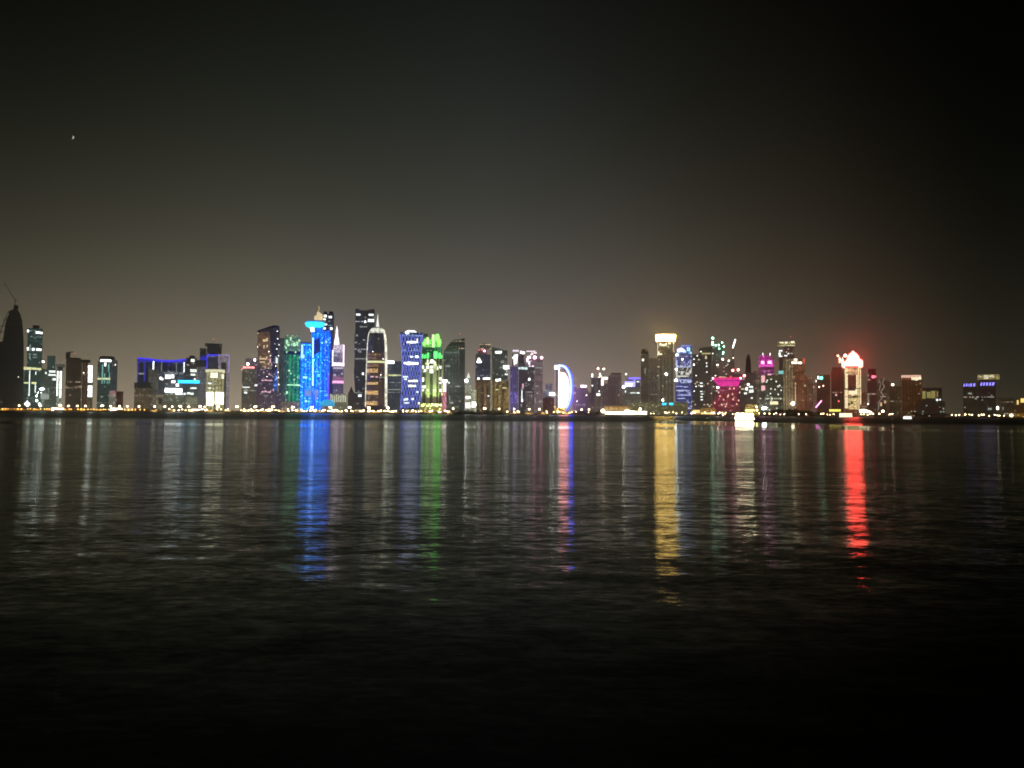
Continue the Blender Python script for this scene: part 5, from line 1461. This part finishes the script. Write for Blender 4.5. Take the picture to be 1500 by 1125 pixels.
# ---- waterfront pavilions
for x0, x1, y0, y1, lab, mt in ((75.5, 93, 597.6, 601.2, 'white lit long pavilion on the quay, leftmost of the three', eSignW), (161.5, 179, 597.8, 601.4, 'white lit long pavilion on the quay below the pink topped block', eSignW), (280, 295.5, 599.4, 602.2, 'white lit long pavilion on the quay below the cyan bar block', eSignW)):
    b = T('pavilion', lab, 'pavilion', (x0 + x1) / 2, 1974)
    b.box('lit_front', x0, y0, x1, y1, emit('warm_white_front', (1, .88, .7), 5.5, .25, .3), 6)
    b.box('roof', x0 - .6, y0 - .7, x1 + .6, y0 - .1, roofm, 8, .8)
    b.box('plinth', x0, y1 + .05, x1, None, concrete, 6.2, .1)
b = T('restaurant', 'long amber and white glowing waterfront restaurant with bubble roofs', 'restaurant', 915, 1972)
b.box('wall', 884, 597, 924, 602.6, facade('amber_lit_wall', (190, 138, 56), .2, (1, .8, .4), .5, flo=3), 10, -6)
b.box('roof', 884, 594.8, 922, 596.9, facade('amber_roof', (176, 128, 58), 0), 11, -6)
rw = emit('cream_glowing_front', (1, .87, .55), 4.2, .2, .2)
b.box('lit_front', 886, 602.8, 914, 607, rw, 8, 0); b.box('lit_front', 914.4, 601.8, 930, 607, rw, 8, .6); b.box('lit_front', 930.4, 602.4, 947.6, 607, rw, 8, 0)
b.ball('bubble_roof', 918.6, 602.4, 3.6, rw, 0, .8); b.ball('bubble_roof', 924, 603.4, 2.6, rw, 0, .8)
b.box('plinth', 885, 607.3, 948, None, concrete, 10, 1)
b.ball('door_lamp', 883, 602, 2.6, emit('cream_lamp', (1, .85, .55), 16), 3, 1); b.ball('roof_lamp', 937.6, 599.4, 1.6, emit('cream_lamp', (1, .85, .55), 16), 2)
b = T('restaurant', 'low gold lit shed on the quay left of the magenta bowl building', 'restaurant', 1030, 1976)
b.box('wall', 1012, 600, 1048.6, 607.4, facade('gold_shed_wall', (150, 108, 44), .3, (1, .8, .35), .9, flo=2.6), 10)
b.box('roof', 1026, 597.6, 1048, 599.7, facade('gold_shed_roof', (170, 128, 60), 0), 8, -1)
b.wins([(1027, 604.4, 1048, 606.8), (1015, 600.6, 1025, 604.6)], emit('gold_lit_front', (1, .72, .3), 1.3, .3, .4), 'lit_front')
b.box('plinth', 1012, 607.6, 1048.6, None, concrete, 10, 0)
b = T('pavilion', 'small yellow lit pavilion on the quay left of the red domed tower foot', 'pavilion', 1223, 1976)
b.box('lit_front', 1214.6, 599.6, 1231.6, 602.8, emit('yellow_lit_front', (.95, .85, .15), 1.4, .35, .5), 6)
b.box('roof', 1214, 598.4, 1232, 599.4, roofm, 8, 1); b.box('plinth', 1215, 603, 1231, None, concrete, 6, 0)
b = T('pavilion', 'dazzling cream pavilion on the quay right of the red domed tower foot', 'pavilion', 1268, 1976)
b.poly('lit_front', [(1259, 600), (1266, 599.2), (1272, 601), (1277.6, 603.4), (1277, 605), (1259, 604)], emit('cream_glowing_front', (1, .87, .55), 4.2), 6)
b.poly('roof', [(1258, 599.6), (1266, 598), (1278, 602.8), (1278, 603.2), (1266, 599), (1258, 599.9)], roofm, 8, 1); b.box('plinth', 1260, 605.2, 1277, None, concrete, 6, 0)

# ---- boats
hullm = plain('white_hull', (0.6, 0.6, 0.58), 0.4, var=.08)
hulld = plain('dark_hull', (0.08, 0.05, 0.035), 0.5)


def boat(name, label, xc, yw, length, lit, s=1.0, glow_mat=None, mast=True):
    D = F * H / (yw - (605.8 + (xc - 750) * .007)) 
    p = W(xc, yw, D)
    o = bpy.data.objects.new(name, None); COL.objects.link(o); o.location = (p.x, D, 0)
    tag(o, label, 'boat', None)
    L = length * D / F / 2
    wd = L * .42
    bm = bmesh.new()
    secs = []
    for u, wv, zt in ((-1, .62, .16), (-.5, .95, .13), (0, 1, .12), (.5, .82, .16), (.8, .48, .22), (1, .04, .28)):
        x = u * L
        zt *= L
        secs.append([bm.verts.new(c) for c in ((x, -wd * wv, zt), (x, -wd * wv * .7, -.15 * L * .5), (x, wd * wv * .7, -.15 * L * .5), (x, wd * wv, zt))])
    for A, B in zip(secs, secs[1:]):
        for i in range(4):
            bm.faces.new((A[i], A[(i + 1) % 4], B[(i + 1) % 4], B[i]))
    bm.faces.new(secs[0]); bm.faces.new(secs[-1][::-1])
    link('hull', bm, hulld, o)
    bm = bmesh.new(); bm_box(bm, -L * .94, L * .72, -wd * .82, wd * .82, .29 * L, .75 * L)
    cab = link('cabin', bm, glow_mat or lit, o)
    bm = bmesh.new()
    for i in range(7):
        x = -L * .9 + i * L * .26
        bm_box(bm, x - L * .012, x + L * .012, -wd * .85, -wd * .822, .29 * L, .75 * L)
    link('window_frame', bm, hullm, cab)
    bm = bmesh.new(); bm_box(bm, -L * 1.0, L * .8, -wd * .92, wd * .92, .755 * L, .82 * L); link('canopy', bm, hullm, o)
    bm = bmesh.new(); bm_box(bm, -L * .98, L * .78, -wd * .86, wd * .86, .165 * L, .28 * L); link('deck_lights', bm, glow_mat or lit, o)
    if mast:
        bm = bmesh.new(); bm_bar(bm, (L * .84, 0, .1 * L), (L * .84, 0, 1.15 * L), .05 * L * .6); link('mast', bm, steel, o)
    return o


blit = emit('boat_cabin_light', (1, .86, .58), 36, .2, .6)
boat('tour_boat', 'brightly lit white tour boat crossing the water in front of the skyline', 1092, 616.3, 28, blit)
boat('ferry_boat', 'small cream lit boat at the foot of the red domed tower', 1240, 612.5, 19, emit('boat_cream_light', (1, .86, .55), 1.8, .2, .6), mast=False)
boat('motor_boat', 'small white lit motor boat right of the red domed tower', 1330, 614.6, 12, emit('boat_white_light', (1, .97, .92), 1.8, .2, .6), mast=False)

# ---- street lamps of the waterfront road
globe = emit('lamp_globe_light', (1.0, .72, .40), 28)
globeo = emit('orange_lamp_globe_light', (1.0, .46, .11), 16)


def lamp_bm(h, arms, r):
    pole = bmesh.new(); bm_bar(pole, (0, 0, -.2), (0, 0, h), .16, 8, .08)
    for s in arms:
        bm_bar(pole, (0, 0, h - .3), (s * 1.3, 0, h), .06, 6)
    gl_ = bmesh.new()
    for s in arms or (0,):
        pass
    return pole


protos = {}


def lamp_thing(key, name, label, cat, h, arms, r, mat, group):
    if key not in protos:
        o = bpy.data.objects.new(name, None); COL.objects.link(o)
        tag(o, label, cat, group)
        link('pole', lamp_bm(h, arms, r), steel, o)
        for s in (arms or (0,)):
            g = bmesh.new(); bm_ball(g, (s * 1.5, 0, h + r * .6), r, 2, .8); link('globe', g, mat, o, True)
        protos[key] = o
        return o
    src = protos[key]
    o = src.copy(); COL.objects.link(o)
    for ch in src.children:
        c = ch.copy(); COL.objects.link(c); c.parent = o
    return o


D1 = SHORE + 46
for x in (88, 149.5, 264, 293, 319.5, 347, 374, 400, 429, 457, 484, 512, 540, 568, 710):
    o = lamp_thing('big', 'street_lamp', 'tall twin headed street lamp with warm white globes along the waterfront road', 'street lamp', 12.5, (-1, 1), 1.7, globe, 'tall twin street lamps along the waterfront road')
    o.location = W(x, 600, D1); o.location.z = GZ
for x in (28, 40, 59, 100, 113, 125, 162, 175, 186.5, 203.5, 226.5, 241.5, 252, 276.5, 300, 664, 731, 753, 775, 790, 852, 863):
    o = lamp_thing('mid', 'street_lamp', 'tall single headed street lamp with one warm globe', 'street lamp', 11.5, (), 1.6, globe, 'tall single street lamps along the waterfront road')
    o.location = W(x, 600, D1 + 4); o.location.z = GZ
for x in (980, 986, 999, 1015, 1053, 1063, 1058):
    o = lamp_thing('gold', 'street_lamp', 'gold globe lamp beside the gold lit shed on the quay', 'street lamp', 6.2, (), 1.25, emit('gold_globe_light', (1, .76, .36), 10), 'gold globe lamps by the quay shed')
    o.location = W(x, 600, D1 - 26); o.location.z = GZ
for i in range(46):
    x = 4 + i * 4.6 + random.uniform(-1.4, 1.4)
    o = lamp_thing('orange', 'promenade_lamp', 'low orange globe lamp on the far left promenade', 'promenade lamp', 4.0, (), .75, globeo, 'low orange lamps on the left promenade')
    o.location = W(x, 600, SHORE + random.choice((8, 9, 17))); o.location.z = GZ
xs = [random.uniform(225, 330) for _ in range(14)] + [random.uniform(330, 660) for _ in range(130)] + [random.uniform(740, 870) for _ in range(16)] + [random.uniform(950, 1075) for _ in range(16)]
xs2 = [1112, 1120, 1127, 1134, 1137, 1143, 1149, 1170, 1181, 1203, 1206, 1212, 1216, 1221, 1261, 1265, 1271, 1275, 1279, 1288, 1303, 1307, 1394, 1400, 1405, 1414, 1420, 1424, 1434, 1438, 1441, 1449, 1457, 1461, 1464, 1471]
for x in xs + xs2:
    o = lamp_thing('cream', 'promenade_lamp', 'low cream globe lamp on the promenade at the foot of the skyline', 'promenade lamp', 3.9, (), .95, emit('cream_globe_light', (1, .74, .40), 26), 'low cream lamps along the promenade')
    o.location = W(x, 600, SHORE + random.choice((7, 9, 10.5, 18))); o.location.z = GZ
    o.scale.z = random.choice((.8, 1, 1.25, 1.5))

# ---- cars on the road
carm = plain('car_paint', (0.25, 0.25, 0.26), 0.35, .3, .05)
tyre = plain('tyre_rubber', (0.02, 0.02, 0.02), 0.8)
hl = emit('headlight_glow', (1, .93, .8), 40)
tl = emit('taillight_glow', (1, .06, .04), 22)


def car_proto():
    o = bpy.data.objects.new('car', None); COL.objects.link(o)
    bm = bmesh.new()
    side = [(-2.2, .35), (-2.2, .85), (-1.7, .98), (-1.1, 1.48), (.5, 1.5), (1.15, 1.0), (2.05, .85), (2.2, .6), (2.2, .35)]
    bm_prism(bm, side, -.9, .9)
    link('body', bm, carm, o)
    for x in (-1.4, 1.35):
        for y in (-.92, .72):
            bm = bmesh.new(); bm_bar(bm, (x, y, .33), (x, y + .2, .33), .33, 12); link('wheel', bm, tyre, o)
    for y in (-.68, .68):
        bm = bmesh.new(); bm_ball(bm, (2.2, y, .68), .6, 1); link('headlight', bm, hl, o)
        bm = bmesh.new(); bm_ball(bm, (-2.2, y, .78), .28, 1); link('taillight', bm, tl, o)
    return o


src = car_proto()
carx = [random.uniform(225, 655) for _ in range(84)] + [random.uniform(735, 835) for _ in range(26)] + [20, 70, 140, 190, 205, 1060, 1046]
for i, x in enumerate(carx):
    if i == 0:
        o = src
    else:
        o = src.copy(); COL.objects.link(o)
        for ch in src.children:
            c = ch.copy(); COL.objects.link(c); c.parent = o
    left = i % 2
    o.location = W(x, 600, SHORE + (26 if not left else 36)); o.location.z = GZ + .03
    o.rotation_euler = (0, 0, math.pi if left else 0)
    tag(o, 'car with bright headlights driving left along the waterfront road' if left else 'car with red taillights driving right along the waterfront road', 'car',
        'cars driving left on the waterfront road' if left else 'cars driving right on the waterfront road')

# ---- added spots standing in for the lamps' light on hedge and quay
def quay_light(x, d, h, col, kw):
    l = bpy.data.lights.new('quay_fill', 'SPOT')      # added, unseen; aimed down so the water does not mirror it
    l.color = col
    l.energy = kw * 1000
    l.shadow_soft_size = .6
    l.spot_size = R(150)
    l.spot_blend = .3
    o = bpy.data.objects.new('quay_fill', l)
    COL.objects.link(o)
    o.location = W(x, 600, d); o.location.z = GZ + h


for i in range(9):
    quay_light(4 + i * 23, SHORE + 10, 8, (1, .42, .10), 40)
for x in list(range(225, 660, 27)) + [753, 775, 797, 830, 980, 1000, 1055]:
    quay_light(x, SHORE + 11, 8, (1, .58, .26), 34)
hedge = plain('clipped_hedge', (0.12, 0.115, 0.05), 0.9, var=.5, scale=.5)
bm = bmesh.new()
for i in range(300):
    p0 = W(-4 + i * 2.95, 600, SHORE + 16)
    bm_box(bm, p0.x - 2.6, p0.x + 2.6, SHORE + 15 + random.uniform(-.4, .4), SHORE + 17.5, GZ - .1, GZ + random.uniform(2.6, 5.6), random.uniform(-.15, .15), random.uniform(.75, .95))
tag(link('hedge', bm, hedge), 'long clipped hedge between the promenade and the waterfront road', 'hedge')

# ---- palms and park trees
bark = plain('palm_bark', (0.09, 0.065, 0.04), 0.9, var=.4, scale=2)
frond = plain('palm_frond', (0.05, 0.075, 0.025), 0.7, var=.5, scale=.6)
leafm = plain('tree_leaves', (0.045, 0.065, 0.022), 0.8, var=.6, scale=.5)


def palm():
    o = bpy.data.objects.new('palm_tree', None); COL.objects.link(o)
    tag(o, 'date palm in the dark row along the far waterfront', 'palm tree', 'palms along the far waterfront')
    bm = bmesh.new(); bm_bar(bm, (0, 0, -.2), (.2, 0, 3), .28, 9, .22); bm_bar(bm, (.2, 0, 3), (.35, 0, 6), .22, 9, .2)
    link('trunk', bm, bark, o)
    bm = bmesh.new()
    for i in range(26):
        a = i * 2.4
        up = random.uniform(-.1, 1.1)
        L = random.uniform(2.2, 3.0)
        pts = []
        for k in range(6):
            t_ = k / 5
            r = L * t_ * math.cos(up * (1 - t_ * .5))
            z = 6 + L * (math.sin(up) * t_ - 1.0 * t_ * t_)
            pts.append((Vector((.35 + r * math.cos(a), r * math.sin(a), z)), .42 * math.sin(math.pi * (t_ * .86 + .1))))
        sx, sy = -math.sin(a), math.cos(a)
        row = [(bm.verts.new(p + Vector((sx * w, sy * w, -w * .5))), bm.verts.new(p), bm.verts.new(p + Vector((-sx * w, -sy * w, -w * .5)))) for p, w in pts]
        for A, B in zip(row, row[1:]):
            bm.faces.new((A[0], A[1], B[1], B[0])); bm.faces.new((A[1], A[2], B[2], B[1]))
    link('crown', bm, frond, o)
    return o


def broadleaf():
    o = bpy.data.objects.new('park_tree', None); COL.objects.link(o)
    bm = bmesh.new(); bm_bar(bm, (0, 0, -.2), (0, 0, 3.2), .35, 9, .22)
    for a in (0, 1.6, 3.1, 4.6):
        bm_bar(bm, (0, 0, 2.6), (1.8 * math.cos(a), 1.8 * math.sin(a), 5), .16, 6, .06)
    link('trunk', bm, bark, o)
    bm = bmesh.new()
    cl = [(random.uniform(-2.4, 2.4), random.uniform(-2.4, 2.4), random.uniform(3.6, 7.4), random.uniform(.9, 1.7)) for _ in range(16)]
    for _ in range(900):
        c = random.choice(cl)
        d = Vector((random.gauss(0, 1), random.gauss(0, 1), random.gauss(0, 1))).normalized() * c[3] * random.uniform(.5, 1)
        p = Vector(c[:3]) + d
        u = Vector((random.gauss(0, 1), random.gauss(0, 1), random.gauss(0, 1))).normalized()
        v = u.orthogonal().normalized()
        s_ = random.uniform(.2, .4)
        bm.faces.new([bm.verts.new(p + u * s_), bm.verts.new(p + v * s_ * .6), bm.verts.new(p - u * s_), bm.verts.new(p - v * s_ * .6)])
    link('crown', bm, leafm, o)
    return o


def copy_thing(src):
    o = src.copy(); COL.objects.link(o)
    for ch in src.children:
        c = ch.copy(); COL.objects.link(c); c.parent = o
    return o


pp = palm()
px = [x + random.uniform(-2, 2) for x in range(0, 870, 9)] + [x + random.uniform(-3, 3) for x in range(950, 1090, 14)] + [x + random.uniform(-3, 3) for x in range(1200, 1500, 13)]
for i, x in enumerate(px):
    o = pp if i == 0 else copy_thing(pp)
    d = random.choice((SHORE + 15, SHORE + 18, SHORE + 50, SHORE + 56))
    o.location = W(x, 600, d); o.location.z = GZ
    s_ = random.uniform(.8, 1.2)
    o.scale = (s_, s_, s_); o.rotation_euler = (0, 0, random.uniform(0, 6.28))
bt = broadleaf()
first = True
for a, bb, step, dd, lab, grp in ((657, 692, 3.6, (SHORE + 5, SHORE + 14), 'dark park tree in the clump below the slanted tower', 'trees in the clump below the slanted tower'),
                                  (694, 750, 5, (SHORE + 14, SHORE + 20), 'dark park tree in the row below the gold lit towers', 'trees in the row below the gold lit towers'),
                                  (836, 882, 4, (SHORE + 5, SHORE + 14), 'dark park tree in the clump left of the amber restaurant', 'trees in the clump left of the amber restaurant'),
                                  (948, 962, 4, (SHORE + 6, SHORE + 12), 'dark park tree right of the amber restaurant', 'trees right of the amber restaurant'),
                                  (1112, 1200, 4.4, (SHORE + 10, SHORE + 22), 'dark park tree on the mound before the cream building', 'trees on the mound'),
                                  (1340, 1392, 4.5, (SHORE + 6, SHORE + 16), 'dark park tree below the yellowish window band', 'trees below the yellowish window band')):
    x = a
    while x < bb:
        o = bt if first else copy_thing(bt)
        first = False
        tag(o, lab, 'tree', grp)
        d = random.uniform(*dd)
        o.location = W(x, 600, d)
        o.location.z = GZ + (max(0, 9 * (1 - ((x - 1155) / 50) ** 2)) if 1105 < x < 1205 else 0)
        s_ = random.uniform(.75, 1.15)
        o.scale = (s_, s_, s_); o.rotation_euler = (0, 0, random.uniform(0, 6.28))
        x += step * random.uniform(.7, 1.3)
# the mound
b = bmesh.new()
cx = W(1157, 600, SHORE + 45)
NXm = 48
rows = []
for j in range(13):
    rr = []
    for i in range(NXm + 1):
        u = -1 + 2 * i / NXm
        v_ = -1 + 2 * j / 12
        r2 = min(1, u * u + v_ * v_)
        h = 15.5 * (1 - r2) ** .7 + random.uniform(-.4, .4) * (1 - r2)
        rr.append(b.verts.new((cx.x + u * 80, cx.y + v_ * 30, GZ + .03 + h)))
    rows.append(rr)
for A, B in zip(rows, rows[1:]):
    for i in range(NXm):
        b.faces.new((A[i], A[i + 1], B[i + 1], B[i]))
tag(link('hill', b, plain('mound_grass', (0.04, 0.05, 0.02), 0.95, var=.4, scale=.1)), kind='structure')

# ---- the moon: a thin bright crescent, far off
p = MR @ Vector(((106 - 750) / F, -(201 - 562.5) / F, -1))
p = Vector((0, 0, H)) + p.normalized() * 60000
bm = bmesh.new()
r_ = 60000 / F * 1.9
pts = []
for i in range(13):
    a = R(-100 + i * 200 / 12)
    pts.append((r_ * math.cos(a), r_ * math.sin(a)))
for i in range(13):
    a = R(100 - i * 200 / 12)
    pts.append((r_ * .62 * math.cos(a) - r_ * .10, r_ * .98 * math.sin(a)))
bm_prism(bm, pts, -20, 20)
o = link('moon', bm, emit('moonlight', (1, .97, .9), .6))
o.location = p
o.rotation_euler = (0, R(18), 0)
tag(o, 'tiny pale crescent moon high in the dark sky at left', 'moon')

# ---- dusty night air over the bay
hz = bpy.data.materials.new('night_haze')
hz.use_nodes = True
hz.node_tree.nodes.clear()
pv = hz.node_tree.nodes.new('ShaderNodeVolumePrincipled')
pv.inputs['Color'].default_value = (.86, .83, .78, 1)
pv.inputs['Density'].default_value = 0.000065
pv.inputs['Anisotropy'].default_value = 0.93
ho = hz.node_tree.nodes.new('ShaderNodeOutputMaterial')
hz.node_tree.links.new(pv.outputs[0], ho.inputs['Volume'])
bm = bmesh.new()
bm_box(bm, -3050, 3050, -70, 3250, -3.0, 330)
tag(link('haze', bm, hz), kind='stuff')

# ------------------------------------------------------------------ render settings
sc.view_settings.view_transform = 'Standard'
sc.view_settings.look = 'None'
sc.view_settings.exposure = 0
sc.view_settings.gamma = 1
cy = sc.cycles
cy.volume_bounces = 0
cy.max_bounces = 4
cy.glossy_bounces = 3
cy.diffuse_bounces = 1
cy.sample_clamp_indirect = 0
cy.sample_clamp_direct = 0
cy.use_light_tree = True
cy.use_denoising = True
cy.denoiser = 'OPENIMAGEDENOISE'
